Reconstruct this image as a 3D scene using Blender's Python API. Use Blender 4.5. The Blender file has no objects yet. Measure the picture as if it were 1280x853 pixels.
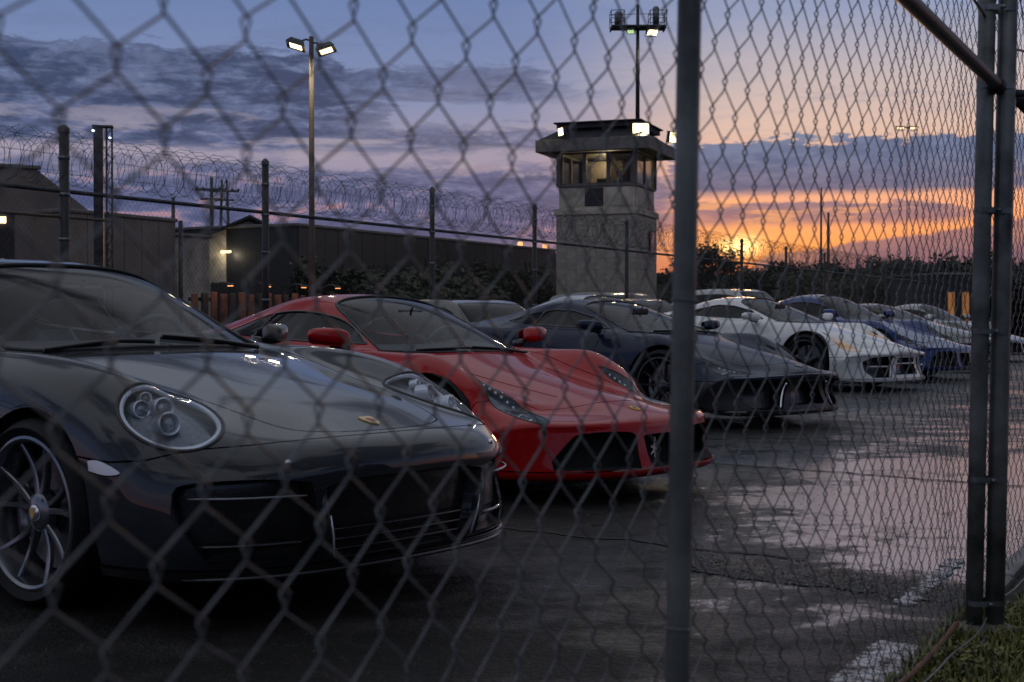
import bpy, bmesh, math, random
import numpy as np
from mathutils import Vector, Matrix
random.seed(7)
rng = np.random.default_rng(7)
R = math.radians
PI = math.pi
scene = bpy.context.scene
COL = scene.collection

# ------------------------------------------------------------------ camera
EYE = 1.02
F_PX = 1778.0            # focal length in pixels of the 1280 px wide photograph (50 mm)
HORIZON = 399.0
PITCH = math.atan((426.5 - HORIZON) / F_PX)
cam_data = bpy.data.cameras.new('camera')
cam_data.lens = 50.0
cam_data.sensor_width = 36.0
cam_data.clip_start = 0.05
cam_data.clip_end = 6000
cam_data.dof.use_dof = True
cam_data.dof.focus_distance = 8.5
cam_data.dof.aperture_fstop = 6.7
cam = bpy.data.objects.new('camera', cam_data)
COL.objects.link(cam)
cam.location = (0, 0, EYE)
cam.rotation_euler = (PI / 2 - PITCH, 0, 0)
scene.camera = cam

def at(u, v, d):
    """world point seen at pixel (u, v) of the photograph at forward depth d"""
    x = (u - 640) / F_PX
    z = (426.5 - v) / F_PX
    y2 = math.cos(PITCH) + z * math.sin(PITCH)
    z2 = -math.sin(PITCH) + z * math.cos(PITCH)
    k = d / y2
    return Vector((x * k, d, EYE + z2 * k))

scene.view_settings.view_transform = 'Standard'
scene.view_settings.look = 'None'
scene.view_settings.exposure = 0.2
scene.view_settings.gamma = 1.0
scene.view_settings.use_curve_mapping = False
scene.render.engine = 'CYCLES'
scene.cycles.use_denoising = True
try:
    scene.cycles.denoiser = 'OPENIMAGEDENOISE'
except Exception:
    pass
scene.cycles.max_bounces = 8
scene.cycles.diffuse_bounces = 2
scene.cycles.glossy_bounces = 4
scene.cycles.transmission_bounces = 6
scene.cycles.transparent_max_bounces = 24
scene.cycles.sample_clamp_indirect = 4.0
scene.cycles.caustics_reflective = False
scene.cycles.caustics_refractive = False

# ------------------------------------------------------------------ node maths
class NX:
    """small expression builder for shader maths"""
    def __init__(s, nt, sock): s.nt, s.k = nt, sock
    def _m(s, op, *o, clamp=False):
        n = s.nt.nodes.new('ShaderNodeMath'); n.operation = op; n.use_clamp = clamp
        for i, a in enumerate((s,) + o):
            if isinstance(a, NX): s.nt.links.new(a.k, n.inputs[i])
            else: n.inputs[i].default_value = a
        return NX(s.nt, n.outputs[0])
    def __add__(s, o): return s._m('ADD', o)
    __radd__ = __add__
    def __sub__(s, o): return s._m('SUBTRACT', o)
    def __rsub__(s, o): return (s * -1.0) + o
    def __mul__(s, o): return s._m('MULTIPLY', o)
    __rmul__ = __mul__
    def __truediv__(s, o): return s._m('DIVIDE', o)
    def pw(s, o): return s._m('POWER', o)
    def mn(s, o): return s._m('MINIMUM', o)
    def mx(s, o): return s._m('MAXIMUM', o)
    def clamp(s): return s._m('ADD', 0.0, clamp=True)
    def step(s, a, b):
        n = s.nt.nodes.new('ShaderNodeMapRange'); n.interpolation_type = 'SMOOTHSTEP'
        s.nt.links.new(s.k, n.inputs[0])
        n.inputs[1].default_value = a; n.inputs[2].default_value = b
        return NX(s.nt, n.outputs[0])
    def bump(s, c, w):
        """gaussian-like bump around c"""
        d = (s - c) / w
        return (d * d * -1.0)._m('EXPONENT')

def nnoise(nt, vec, scale, detail=4, rough=.55, dist=0.0, col=False):
    n = nt.nodes.new('ShaderNodeTexNoise')
    n.inputs['Scale'].default_value = scale
    n.inputs['Detail'].default_value = detail
    n.inputs['Roughness'].default_value = rough
    n.inputs['Distortion'].default_value = dist
    if vec is not None: nt.links.new(vec, n.inputs['Vector'])
    return NX(nt, n.outputs[1 if col else 0])

def ncomb(nt, *xyz):
    n = nt.nodes.new('ShaderNodeCombineXYZ')
    for i, a in enumerate(xyz):
        if isinstance(a, NX): nt.links.new(a.k, n.inputs[i])
        else: n.inputs[i].default_value = a
    return n.outputs[0]

def nmix(nt, f, a, b):
    n = nt.nodes.new('ShaderNodeMix'); n.data_type = 'RGBA'
    for i, s in ((0, f), (6, a), (7, b)):
        if isinstance(s, NX): nt.links.new(s.k, n.inputs[i])
        elif hasattr(s, 'node'): nt.links.new(s, n.inputs[i])
        elif isinstance(s, (int, float)): n.inputs[i].default_value = s
        else: n.inputs[i].default_value = (*s, 1) if len(s) == 3 else s
    return n.outputs[2]

def nramp(nt, f, stops):
    n = nt.nodes.new('ShaderNodeValToRGB')
    nt.links.new(f.k if isinstance(f, NX) else f, n.inputs[0])
    e = n.color_ramp.elements
    while len(e) < len(stops): e.new(0.5)
    for el, (p, c) in zip(e, stops):
        el.position = p
        el.color = (*c, 1) if len(c) == 3 else c
    return n.outputs[0]

def srgb(r, g, b):
    f = lambda c: (c / 255) / 12.92 if c <= 10 else (((c / 255) + .055) / 1.055) ** 2.4
    return (f(r), f(g), f(b))

# ------------------------------------------------------------------ world: dusk sky with cloud banks
SUN_AZ, SUN_EL = 9.1, 2.9          # degrees right of the view direction, above the horizon
world = bpy.data.worlds.new('World')
scene.world = world
world.use_nodes = True
wt = world.node_tree
wt.nodes.clear()
w_out = wt.nodes.new('ShaderNodeOutputWorld')
w_bg = wt.nodes.new('ShaderNodeBackground')
sky = wt.nodes.new('ShaderNodeTexSky')
sky.sky_type = 'NISHITA'
sky.sun_disc = False
sky.sun_elevation = R(SUN_EL)
sky.sun_rotation = R(SUN_AZ)
sky.air_density = 1.4
sky.dust_density = 2.0
tc = wt.nodes.new('ShaderNodeTexCoord')
sep = wt.nodes.new('ShaderNodeSeparateXYZ')
wt.links.new(tc.outputs['Generated'], sep.inputs[0])
X, Y, Z = (NX(wt, sep.outputs[i]) for i in range(3))
DEG = 180 / PI
az = X._m('ARCTAN2', Y) * DEG                      # 0 ahead, + to the right
el = Z._m('ARCSINE') * DEG
# cloud coordinates: squeezed in height near the horizon
n1 = nnoise(wt, ncomb(wt, az * 0.045, el * 0.16, 0.0), 1.9, 8, .6, .2)
n2 = nnoise(wt, ncomb(wt, az * 0.06 + 7.3, el * 0.42, 2.0), 2.6, 8, .62, .4)
n3 = nnoise(wt, ncomb(wt, az * 0.20 + 3.1, el * 0.62, 5.0), 3.0, 8, .66, .3)
e0 = (el / 30.0).clamp()
S = srgb
clear_l = nramp(wt, e0, [(0, S(170, 122, 118)), (.08, S(142, 120, 138)), (.15, S(128, 124, 156)), (.22, S(150, 142, 160)), (.30, S(118, 132, 168)), (.43, S(98, 120, 164)), (.62, S(124, 136, 160)), (1, S(164, 169, 180))])
clear_r = nramp(wt, e0, [(0, S(150, 92, 96)), (.06, S(228, 122, 74)), (.095, S(252, 156, 86)), (.123, S(244, 158, 106)), (.153, S(236, 164, 128)), (.183, S(226, 168, 138)), (.25, S(208, 178, 164)), (.317, S(182, 170, 172)), (.40, S(136, 148, 178)), (.55, S(122, 134, 160)), (1, S(158, 163, 174))])
right = (az + (n2 - .5) * 9.0).step(-1.0, 10.0) * (1.0 - az.step(48, 95))
base = nmix(wt, right, clear_l, clear_r)
cl_dark_l = nramp(wt, e0, [(0, S(76, 74, 104)), (.12, S(62, 76, 114)), (.25, S(56, 68, 98)), (.36, S(54, 68, 100)), (.6, S(46, 54, 76)), (1, S(44, 49, 62))])
cl_lite_l = nramp(wt, e0, [(0, S(110, 96, 122)), (.15, S(92, 100, 138)), (.3, S(88, 100, 134)), (1, S(74, 80, 96))])
cl_dark_r = nramp(wt, e0, [(0, S(84, 70, 92)), (.08, S(98, 82, 104)), (.125, S(138, 102, 112)), (.16, S(92, 92, 120)), (.20, S(76, 94, 128)), (.25, S(84, 102, 134)), (.35, S(104, 112, 138)), (1, S(46, 51, 64))])
cl_lite_r = nramp(wt, e0, [(0, S(100, 80, 98)), (.08, S(122, 94, 108)), (.13, S(156, 114, 116)), (.17, S(108, 106, 130)), (.22, S(96, 114, 146)), (.27, S(116, 128, 156)), (1, S(76, 82, 98))])
zz = Z.mx(0.0) + .16
n4 = nnoise(wt, ncomb(wt, X / zz, Y / zz, 3.0), .85, 8, .58, .15)      # cloud deck overhead, seen in perspective
oh = el.step(14, 22)
tone = (n3 * .6 + n2 * .4 - .43).step(0, .15) * (1.0 - oh) + (n4 - .50).step(0, .16) * oh
dark = nmix(wt, right, nmix(wt, tone, cl_dark_l, cl_lite_l), nmix(wt, tone, cl_dark_r, cl_lite_r))
d1 = (n1 - .5) * 2.0
d2 = (n2 - .5) * 2.0
d3 = (n3 - .5) * 2.0
def bank(a0, a1, e_lo, e_hi, soft=.35, amp=1.0, edge=4.0, rag=.5, slope=0.0):
    """a cloud bank between azimuths a0..a1 and elevations; flat underside, billowing top"""
    azn = az + d2 * 3.0
    prof = azn.step(a0 - edge, a0 + edge * .3) * (1.0 - azn.step(a1 - edge * .3, a1 + edge))
    top = prof * (e_hi - e_lo) + e_lo + (az - a0) * slope + d1 * amp + d3 * amp * 1.15
    return (top - el + soft * .2).step(-soft * .55, soft * .55) * (el - e_lo + d2 * rag + d3 * rag * .9).step(-.12, .3) * prof
leftw = 1.0 - right
m = bank(-40, -7, 6.6, 10.4, .4, 1.1, 4, .6)
m = m.mx(bank(-9, 1, 8.6, 9.9, .4, .9, 3, .5) * .85)
m = m.mx(bank(-6, 4.5, 6.6, 7.6, .4, .8, 2.5, .5) * .8)
m = m.mx(bank(-9, 6.0, 2.9, 5.9, .5, 1.0, 3, .8) * .9)
m = m.mx(bank(-60, -8, -1.0, 6.1, .6, .8, 4, .5) * .92)
rm = bank(6.6, 34, 4.85, 6.95, .20, .95, 1.4, .22)
rm = rm.mx(bank(7.6, 17.0, 3.65, 4.6, .14, .30, 2.0, .2) * .95)
rm = rm.mx(bank(10.2, 60, -1.0, 2.45, .2, .26, 1.2, .2, .14) * .95)
m = m.mx((n4 - .47).step(0, .09) * el.step(12.5, 18) * .95)
m = m.mx((n2 - .52).step(0, .12) * el.bump(9.5, 2.0) * .35)
m = (m * (1.0 - (n3 - .56).step(0, .10) * .35 * (1.0 - el.step(18, 30)))).clamp().mx(rm)
skycol = nmix(wt, m, base, dark)
# streaks lit from below, and pale tops
st = (n2 - .53).step(0, .10) * el.bump(4.3, .8) * .6
skycol = nmix(wt, st * right, skycol, S(250, 170, 104))
lst = (n2 - .54).step(0, .10) * el.bump(6.9, 1.6) * leftw * .6
skycol = nmix(wt, lst, skycol, S(160, 150, 160))
lst2 = (n3 * .5 + n2 * .5 - .53).step(0, .09) * el.bump(4.2, 1.5) * leftw * .5
skycol = nmix(wt, lst2, skycol, S(196, 140, 134))
# glow where the sun sits in the cloud
ga = (az - SUN_AZ) / 3.0
ge = (el - SUN_EL) / .75
glow = ((ga * ga + ge * ge) * -1.0)._m('EXPONENT') * .5
skycol = nmix(wt, glow, skycol, (1.0, .42, .13))
ga2 = (az - SUN_AZ) / .62
ge2 = (el - SUN_EL + d3 * .2) / .30
core = ((ga2 * ga2 + ge2 * ge2) * -1.0)._m('EXPONENT')
skycol = nmix(wt, core, skycol, (4.0, 2.6, .9))
# below the horizon: dull ground tone
skycol = nmix(wt, (el * -1.0).step(.4, 4.0), skycol, (.02, .02, .024))
add = wt.nodes.new('ShaderNodeMix'); add.data_type = 'RGBA'; add.blend_type = 'ADD'
add.inputs[0].default_value = 1.0
sk_s = wt.nodes.new('ShaderNodeVectorMath'); sk_s.operation = 'SCALE'
sk_s.inputs[3].default_value = .002
wt.links.new(sky.outputs[0], sk_s.inputs[0])
wt.links.new(skycol, add.inputs[6]); wt.links.new(sk_s.outputs[0], add.inputs[7])
wt.links.new(add.outputs[2], w_bg.inputs['Color'])
w_bg.inputs['Strength'].default_value = 1.0
wt.links.new(w_bg.outputs[0], w_out.inputs['Surface'])
world.cycles.sampling_method = 'MANUAL'
world.cycles.sample_map_resolution = 1024

# ------------------------------------------------------------------ sun (sinking into the cloud)
sl = bpy.data.lights.new('sun', 'SUN')
sl.energy = 0.14
sl.angle = R(3.0)
sl.color = (1.0, .52, .22)
sun = bpy.data.objects.new('sun', sl)
COL.objects.link(sun)
sdir = Vector((math.sin(R(SUN_AZ)) * math.cos(R(SUN_EL)), math.cos(R(SUN_AZ)) * math.cos(R(SUN_EL)), math.sin(R(SUN_EL))))
sun.rotation_euler = sdir.to_track_quat('Z', 'Y').to_euler()

# ------------------------------------------------------------------ materials
def newmat(name):
    m = bpy.data.materials.new(name); m.use_nodes = True
    nt = m.node_tree; nt.nodes.clear()
    out = nt.nodes.new('ShaderNodeOutputMaterial')
    return m, nt, out

def setp(nt, b, k, v):
    i = b.inputs[k]
    if isinstance(v, NX): nt.links.new(v.k, i)
    elif hasattr(v, 'node'): nt.links.new(v, i)
    elif isinstance(v, tuple) and len(v) == 3 and i.type == 'RGBA': i.default_value = (*v, 1)
    else: i.default_value = v

def objco(nt, kind='Object'):
    t = nt.nodes.new('ShaderNodeTexCoord'); return t.outputs[kind]

def nbump(nt, h, strength=.3, dist=.01, normal=None):
    b = nt.nodes.new('ShaderNodeBump')
    b.inputs['Strength'].default_value = strength
    b.inputs['Distance'].default_value = dist
    nt.links.new(h.k if isinstance(h, NX) else h, b.inputs['Height'])
    if normal is not None: nt.links.new(normal, b.inputs['Normal'])
    return b.outputs[0]

def pbr(name, col, rough=.5, metal=0.0, var=.15, nscale=8.0, bump=0.0, bscale=60.0, coat=0.0, coat_rough=.03, rvar=.1, spec=None, bdist=.003):
    m, nt, out = newmat(name)
    b = nt.nodes.new('ShaderNodeBsdfPrincipled')
    co = objco(nt)
    n = nnoise(nt, co, nscale, 5, .6)
    c2 = tuple(max(0, x * (1 - var * 1.6)) for x in col); c1 = tuple(min(1, x * (1 + var)) for x in col)
    setp(nt, b, 'Base Color', nramp(nt, n, [(.3, c2), (.7, c1)]))
    setp(nt, b, 'Metallic', metal)
    setp(nt, b, 'Roughness', (n - .5) * (rvar * 2) + rough)
    if coat:
        setp(nt, b, 'Coat Weight', coat); setp(nt, b, 'Coat Roughness', coat_rough)
    if spec is not None: setp(nt, b, 'Specular IOR Level', spec)
    if bump:
        h = nnoise(nt, co, bscale, 4, .6)
        setp(nt, b, 'Normal', nbump(nt, h, bump, bdist))
    nt.links.new(b.outputs[0], out.inputs[0])
    return m

def paint(name, col, metal=.0, rough=.32, drops=.18, flake=0.0, coat=.85):
    """clear coated car paint, wet from the rain"""
    m, nt, out = newmat(name)
    b = nt.nodes.new('ShaderNodeBsdfPrincipled')
    co = objco(nt)
    dirt = nnoise(nt, co, 2.2, 6, .65)
    c2 = tuple(x * .82 for x in col)
    setp(nt, b, 'Base Color', nramp(nt, dirt, [(.35, c2), (.65, col)]))
    setp(nt, b, 'Metallic', metal)
    setp(nt, b, 'Roughness', (dirt - .5) * .12 + rough)
    setp(nt, b, 'Coat Weight', coat)
    setp(nt, b, 'Specular IOR Level', .1)
    fine = nnoise(nt, co, 7.0, 5, .7)
    setp(nt, b, 'Coat Roughness', (fine - .45).clamp() * .10 + .012)
    # orange peel and scattered water beads
    v = nt.nodes.new('ShaderNodeTexVoronoi'); v.feature = 'F1'; v.inputs['Scale'].default_value = 85
    nt.links.new(co, v.inputs['Vector'])
    d = (NX(nt, v.outputs['Distance']) * -1.0 + .34).clamp()
    mask = (nnoise(nt, co, 3.3, 3, .5) - .5).step(0, .12)
    h = d * mask * drops + nnoise(nt, co, 3.0, 2, .5) * .02
    nn = nbump(nt, h, .35, .006)
    setp(nt, b, 'Coat Normal', nn)
    nt.links.new(b.outputs[0], out.inputs[0])
    return m

def glass(name, tint=(.25, .27, .28), rough=.0, ior=1.5, dirt=.05):
    m, nt, out = newmat(name)
    tr = nt.nodes.new('ShaderNodeBsdfTransparent'); setp(nt, tr, 'Color', tint)
    gl = nt.nodes.new('ShaderNodeBsdfGlossy'); gl.inputs['Roughness'].default_value = rough + .01
    gl.inputs['Color'].default_value = (1, 1, 1, 1)
    fr = nt.nodes.new('ShaderNodeFresnel'); fr.inputs[0].default_value = ior
    co = objco(nt)
    if dirt:
        df = nt.nodes.new('ShaderNodeBsdfDiffuse'); setp(nt, df, 'Color', (.35, .36, .38))
        mx0 = nt.nodes.new('ShaderNodeMixShader')
        n = (nnoise(nt, co, 5, 6, .7) - .5).clamp() * dirt * 3
        nt.links.new(n.k, mx0.inputs[0]); nt.links.new(tr.outputs[0], mx0.inputs[1]); nt.links.new(df.outputs[0], mx0.inputs[2])
        base = mx0.outputs[0]
    else: base = tr.outputs[0]
    mx = nt.nodes.new('ShaderNodeMixShader')
    f = (NX(nt, fr.outputs[0]) * .55).clamp()
    nt.links.new(f.k, mx.inputs[0]); nt.links.new(base, mx.inputs[1]); nt.links.new(gl.outputs[0], mx.inputs[2])
    nt.links.new(mx.outputs[0], out.inputs[0])
    return m

def emit(name, col, strength):
    m, nt, out = newmat(name)
    e = nt.nodes.new('ShaderNodeEmission'); setp(nt, e, 'Color', col); e.inputs[1].default_value = strength
    n = nnoise(nt, objco(nt), 9, 2, .5)
    setp(nt, e, 'Strength', (n * .5 + .75) * strength)
    nt.links.new(e.outputs[0], out.inputs[0])
    return m

M = {}
M['rubber'] = pbr('tyre_rubber', (.012, .012, .013), .62, var=.2, bump=.3, bscale=90, rvar=.12, spec=.18)
M['black'] = pbr('black_plastic', (.012, .012, .013), .42, var=.2, bump=.15, bscale=140)
M['gloss_black'] = pbr('gloss_black', (.008, .008, .009), .12, var=.1, coat=.6)
M['satin_black'] = pbr('satin_black', (.010, .010, .011), .28, var=.3, nscale=14, bump=.3, bscale=70, coat=.3)
M['void'] = pbr('dark_cavity', (.006, .006, .006), .9, var=.1)
M['mesh_black'] = None
M['rim_silver'] = pbr('wheel_silver', (.20, .21, .235), .28, metal=.85, var=.12, coat=.5)
M['rim_dark'] = pbr('wheel_graphite', (.05, .052, .058), .3, metal=.8, var=.12, coat=.5)
M['steel'] = pbr('brake_steel', (.22, .22, .23), .35, metal=1.0, var=.2, nscale=30)
M['caliper_red'] = pbr('caliper_red', (.35, .02, .015), .35, var=.1, coat=.5)
M['chrome'] = pbr('chrome', (.75, .76, .78), .08, metal=1.0, var=.05)
M['gold'] = pbr('badge_gold', (.85, .55, .18), .35, metal=.2, var=.2, nscale=60, coat=.5)
M['badge_red'] = pbr('badge_red', (.35, .02, .02), .3, var=.1)
M['badge_yellow'] = pbr('badge_yellow', (.75, .5, .05), .35, var=.1)
M['silver_badge'] = pbr('badge_silver', (.8, .8, .82), .18, metal=.9, var=.05)
M['leather'] = pbr('seat_leather', (.09, .09, .095), .5, var=.25, bump=.3, bscale=120)
M['leather_pale'] = pbr('seat_leather_grey', (.30, .30, .30), .5, var=.2, bump=.3, bscale=120)
M['dash'] = pbr('dash_vinyl', (.06, .062, .066), .55, var=.2, bump=.2, bscale=200)
M['glass'] = glass('car_glass', (.82, .87, .90), dirt=.01)
M['glass_dark'] = glass('privacy_glass', (.10, .11, .12), dirt=.01)
M['lens'] = glass('lamp_lens', (.95, .97, 1.0), dirt=.02, ior=1.3)
M['lens_amber'] = pbr('amber_lens', (.95, .38, .04), .12, var=.2, coat=1.0)
M['lamp_bowl'] = pbr('lamp_reflector', (.15, .17, .20), .34, metal=.2, var=.3, nscale=30, coat=.4)
M['lamp_chrome'] = pbr('lamp_chrome', (.80, .84, .90), .22, metal=.35, var=.1, coat=1)
M['lamp_eye'] = pbr('projector_glass', (.42, .46, .52), .08, metal=.2, var=.4, nscale=40, coat=1)
M['lamp_white'] = pbr('lamp_guide', (.75, .8, .88), .2, var=.05, coat=1)
M['mirror'] = pbr('mirror_glass', (.8, .82, .85), .02, metal=1.0, var=.02)

# ------------------------------------------------------------------ mesh helpers
def tagp(o, label=None, cat=None, group=None, kind=None):
    if label: o['label'] = label
    if cat: o['category'] = cat
    if group: o['group'] = group
    if kind: o['kind'] = kind
    return o

def empty(name, loc=(0, 0, 0), rz=0.0, label=None, cat=None, group=None):
    o = bpy.data.objects.new(name, None); o.empty_display_size = .2
    o.location = loc; o.rotation_euler = (0, 0, rz); COL.objects.link(o)
    return tagp(o, label, cat, group)

class G:
    """collects shapes, becomes ONE mesh object"""
    def __init__(s): s.v = []; s.f = []; s.sm = []; s.mi = []
    def add(s, vs, fs, smooth=True, mi=0):
        k = len(s.v); s.v += [tuple(p) for p in vs]
        s.f += [tuple(i + k for i in f) for f in fs]; s.sm += [smooth] * len(fs); s.mi += [mi] * len(fs)
        return s
    def box(s, lo, hi, mat=None, mi=0):
        (a, b, c), (d, e, f) = lo, hi
        vs = [Vector(p) for p in ((a, b, c), (d, b, c), (d, e, c), (a, e, c), (a, b, f), (d, b, f), (d, e, f), (a, e, f))]
        if mat is not None: vs = [mat @ p for p in vs]
        return s.add(vs, [(0, 3, 2, 1), (4, 5, 6, 7), (0, 1, 5, 4), (1, 2, 6, 5), (2, 3, 7, 6), (3, 0, 4, 7)], False, mi)
    def bbox(s, lo, hi, bev=.01, mat=None, mi=0):
        """bevelled box"""
        (a, b, c), (d, e, f) = lo, hi
        q = bev; vs = []; idx = {}
        for sx, X0 in ((0, a), (1, d)):
            for sy, Y0 in ((0, b), (1, e)):
                for sz, Z0 in ((0, c), (1, f)):
                    dx, dy, dz = (q if not sx else -q), (q if not sy else -q), (q if not sz else -q)
                    for ax, p in enumerate(((X0, Y0 + dy, Z0 + dz), (X0 + dx, Y0, Z0 + dz), (X0 + dx, Y0 + dy, Z0))):
                        idx[(sx, sy, sz, ax)] = len(vs); vs.append(Vector(p))
        fs = []
        I = lambda *k: idx[k]
        for ax in range(3):
            for sd in (0, 1):
                o = [k for k in range(3) if k != ax]; loop = []
                for p, r in ((0, 0), (1, 0), (1, 1), (0, 1)):
                    k = [0, 0, 0]; k[ax] = sd; k[o[0]] = p; k[o[1]] = r; loop.append(idx[(*k, ax)])
                if (sd == 1) != (ax != 1): loop = loop[::-1]
                fs.append(tuple(loop))
        for ax in range(3):                     # edge bevels, running along ax
            o = [k for k in range(3) if k != ax]
            for p in (0, 1):
                for r in (0, 1):
                    k0 = [0, 0, 0]; k0[o[0]] = p; k0[o[1]] = r; k1 = list(k0); k1[ax] = 1
                    fs.append((idx[(*k0, o[0])], idx[(*k1, o[0])], idx[(*k1, o[1])], idx[(*k0, o[1])]))
        for sx in (0, 1):
            for sy in (0, 1):
                for sz in (0, 1): fs.append((I(sx, sy, sz, 0), I(sx, sy, sz, 1), I(sx, sy, sz, 2)))
        if mat is not None: vs = [mat @ p for p in vs]
        s.add(vs, fs, False, mi); s.fix = True
        return s
    def tube(s, pts, r, n=8, closed=False, mi=0, cap=True):
        P = [Vector(p) for p in pts]; m = len(P)
        rr = r if isinstance(r, (list, tuple)) else [r] * m
        tang = []
        for i in range(m):
            a = P[i - 1] if (i or closed) else P[0]; b = P[(i + 1) % m] if (i < m - 1 or closed) else P[-1]
            t = (b - a); tang.append(t.normalized() if t.length > 1e-9 else Vector((0, 0, 1)))
        up = Vector((0, 0, 1)) if abs(tang[0].z) < .9 else Vector((1, 0, 0))
        vs = []; prev = (up - tang[0] * up.dot(tang[0])).normalized()
        for i in range(m):
            u = prev - tang[i] * prev.dot(tang[i])
            u = u.normalized() if u.length > 1e-6 else tang[i].orthogonal().normalized()
            w = tang[i].cross(u); prev = u
            for k in range(n):
                a = 2 * PI * k / n
                vs.append(P[i] + (u * math.cos(a) + w * math.sin(a)) * rr[i])
        fs = []
        for i in range(m if closed else m - 1):
            j = (i + 1) % m
            for k in range(n):
                l = (k + 1) % n
                fs.append((i * n + k, i * n + l, j * n + l, j * n + k))
        if not closed and cap:
            fs.append(tuple(range(n))[::-1]); fs.append(tuple((m - 1) * n + k for k in range(n)))
        return s.add(vs, fs, True, mi)
    def lathe(s, prof, n=32, mat=None, mi=0, closed=False):
        """profile of (radius, height) about local z"""
        m = len(prof); vs = []
        for k in range(n):
            a = 2 * PI * k / n
            for (r, z) in prof: vs.append(Vector((r * math.cos(a), r * math.sin(a), z)))
        if mat is not None: vs = [mat @ p for p in vs]
        fs = []
        for k in range(n):
            l = (k + 1) % n
            for i in range(m if closed else m - 1):
                j = (i + 1) % m
                fs.append((k * m + i, l * m + i, l * m + j, k * m + j))
        return s.add(vs, fs, True, mi)
    def prism(s, poly, z0, z1, mat=None, mi=0):
        n = len(poly)
        vs = [Vector((x, y, z0)) for x, y in poly] + [Vector((x, y, z1)) for x, y in poly]
        if mat is not None: vs = [mat @ p for p in vs]
        fs = [tuple(range(n))[::-1], tuple(range(n, 2 * n))]
        fs += [(i, (i + 1) % n, n + (i + 1) % n, n + i) for i in range(n)]
        return s.add(vs, fs, False, mi)
    def obj(s, name, mats, parent=None, loc=None, sharp=None, label=None):
        me = bpy.data.meshes.new(name)
        me.from_pydata(s.v, [], s.f)
        me.polygons.foreach_set('use_smooth', s.sm)
        mats = mats if isinstance(mats, (list, tuple)) else [mats]
        for m in mats: me.materials.append(m)
        if len(mats) > 1: me.polygons.foreach_set('material_index', s.mi)
        if getattr(s, 'fix', False) or sharp is not None:
            bm = bmesh.new(); bm.from_mesh(me)
            if getattr(s, 'fix', False): bmesh.ops.recalc_face_normals(bm, faces=bm.faces)
            bm.to_mesh(me); bm.free()
        if sharp is not None: me.set_sharp_from_angle(angle=R(sharp))
        me.update()
        o = bpy.data.objects.new(name, me); COL.objects.link(o)
        if parent: o.parent = parent
        if loc is not None: o.location = loc
        if label: o['label'] = label
        return o

def copy_tree(o, parent=None):
    c = o.copy(); COL.objects.link(c); c.parent = parent
    for ch in KIDS.get(o.name, list(o.children)): copy_tree(ch, c)
    return c
KIDS = {}
def kidmap():
    """one pass over the scene: who are whose children (o.children is slow)"""
    KIDS.clear()
    for o in COL.objects:
        if o.parent: KIDS.setdefault(o.parent.name, []).append(o)
        KIDS.setdefault(o.name, [])

def smooth(pts, n=5, sharp=(), closed=True):
    """Catmull-Rom through the points; indices in sharp stay corners"""
    P = [np.array(p, float) for p in pts]; m = len(P); out = []
    for i in range(m if closed else m - 1):
        p1, p2 = P[i], P[(i + 1) % m]
        p0 = P[i - 1] if (i > 0 or closed) else p1
        p3 = P[(i + 2) % m] if (i + 2 < m or closed) else p2
        if i in sharp: p0 = p1
        if (i + 1) % m in sharp: p3 = p2
        for k in range(n):
            t = k / n
            out.append(tuple(.5 * ((2 * p1) + (p2 - p0) * t + (2 * p0 - 5 * p1 + 4 * p2 - p3) * t * t + (3 * p1 - p0 - 3 * p2 + p3) * t ** 3)))
    if not closed: out.append(tuple(P[-1]))
    return out

# ------------------------------------------------------------------ car shells: a smooth spline skin cut into panels
def spline_net(C, nu, nv, fix=.65):
    C = np.array(C, float); C0 = C.copy()
    def pad(A):
        A = np.concatenate([2 * A[:1] - A[1:2], A, 2 * A[-1:] - A[-2:-1]], 0)
        l = A[:, 1:2].copy(); l[..., 1] *= -1
        return np.concatenate([l, A, 2 * A[:, -1:] - A[:, -2:-1]], 1)
    for _ in range(3):
        P = pad(C)
        s = (P[:-2] + 4 * P[1:-1] + P[2:]) / 6
        s = (s[:, :-2] + 4 * s[:, 1:-1] + s[:, 2:]) / 6
        C = C + (C0 - s) * fix
    C[:, 0, 1] = 0
    P = pad(C)
    def basis(m, n):
        t = np.linspace(0, m - 1, (m - 1) * n + 1); i = np.minimum(t.astype(int), m - 2); f = t - i
        B = np.zeros((len(t), m + 2)); r = np.arange(len(t))
        B[r, i] = (1 - f) ** 3 / 6; B[r, i + 1] = (3 * f ** 3 - 6 * f ** 2 + 4) / 6
        B[r, i + 2] = (-3 * f ** 3 + 3 * f ** 2 + 3 * f + 1) / 6; B[r, i + 3] = f ** 3 / 6
        return B
    nr, nc = C.shape[:2]
    S = np.einsum('ai,ijk,bj->abk', basis(nr, nu), P, basis(nc, nv))
    S[:, 0, 1] = 0
    return S

def vnormals(V, F):
    n = np.cross(V[F[:, 1]] - V[F[:, 0]], V[F[:, 2]] - V[F[:, 0]])
    N = np.zeros_like(V)
    for k in range(3): np.add.at(N, F[:, k], n)
    return N / np.maximum(np.linalg.norm(N, axis=1, keepdims=True), 1e-12)

def inpoly(P, poly):
    x, y = P[:, 0], P[:, 1]; c = np.zeros(len(P), bool)
    n = len(poly)
    for i in range(n):
        (x1, y1), (x2, y2) = poly[i], poly[i - 1]
        if y1 == y2: continue
        c ^= ((y1 > y) != (y2 > y)) & (x < (x2 - x1) * (y - y1) / (y2 - y1) + x1)
    return c

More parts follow.
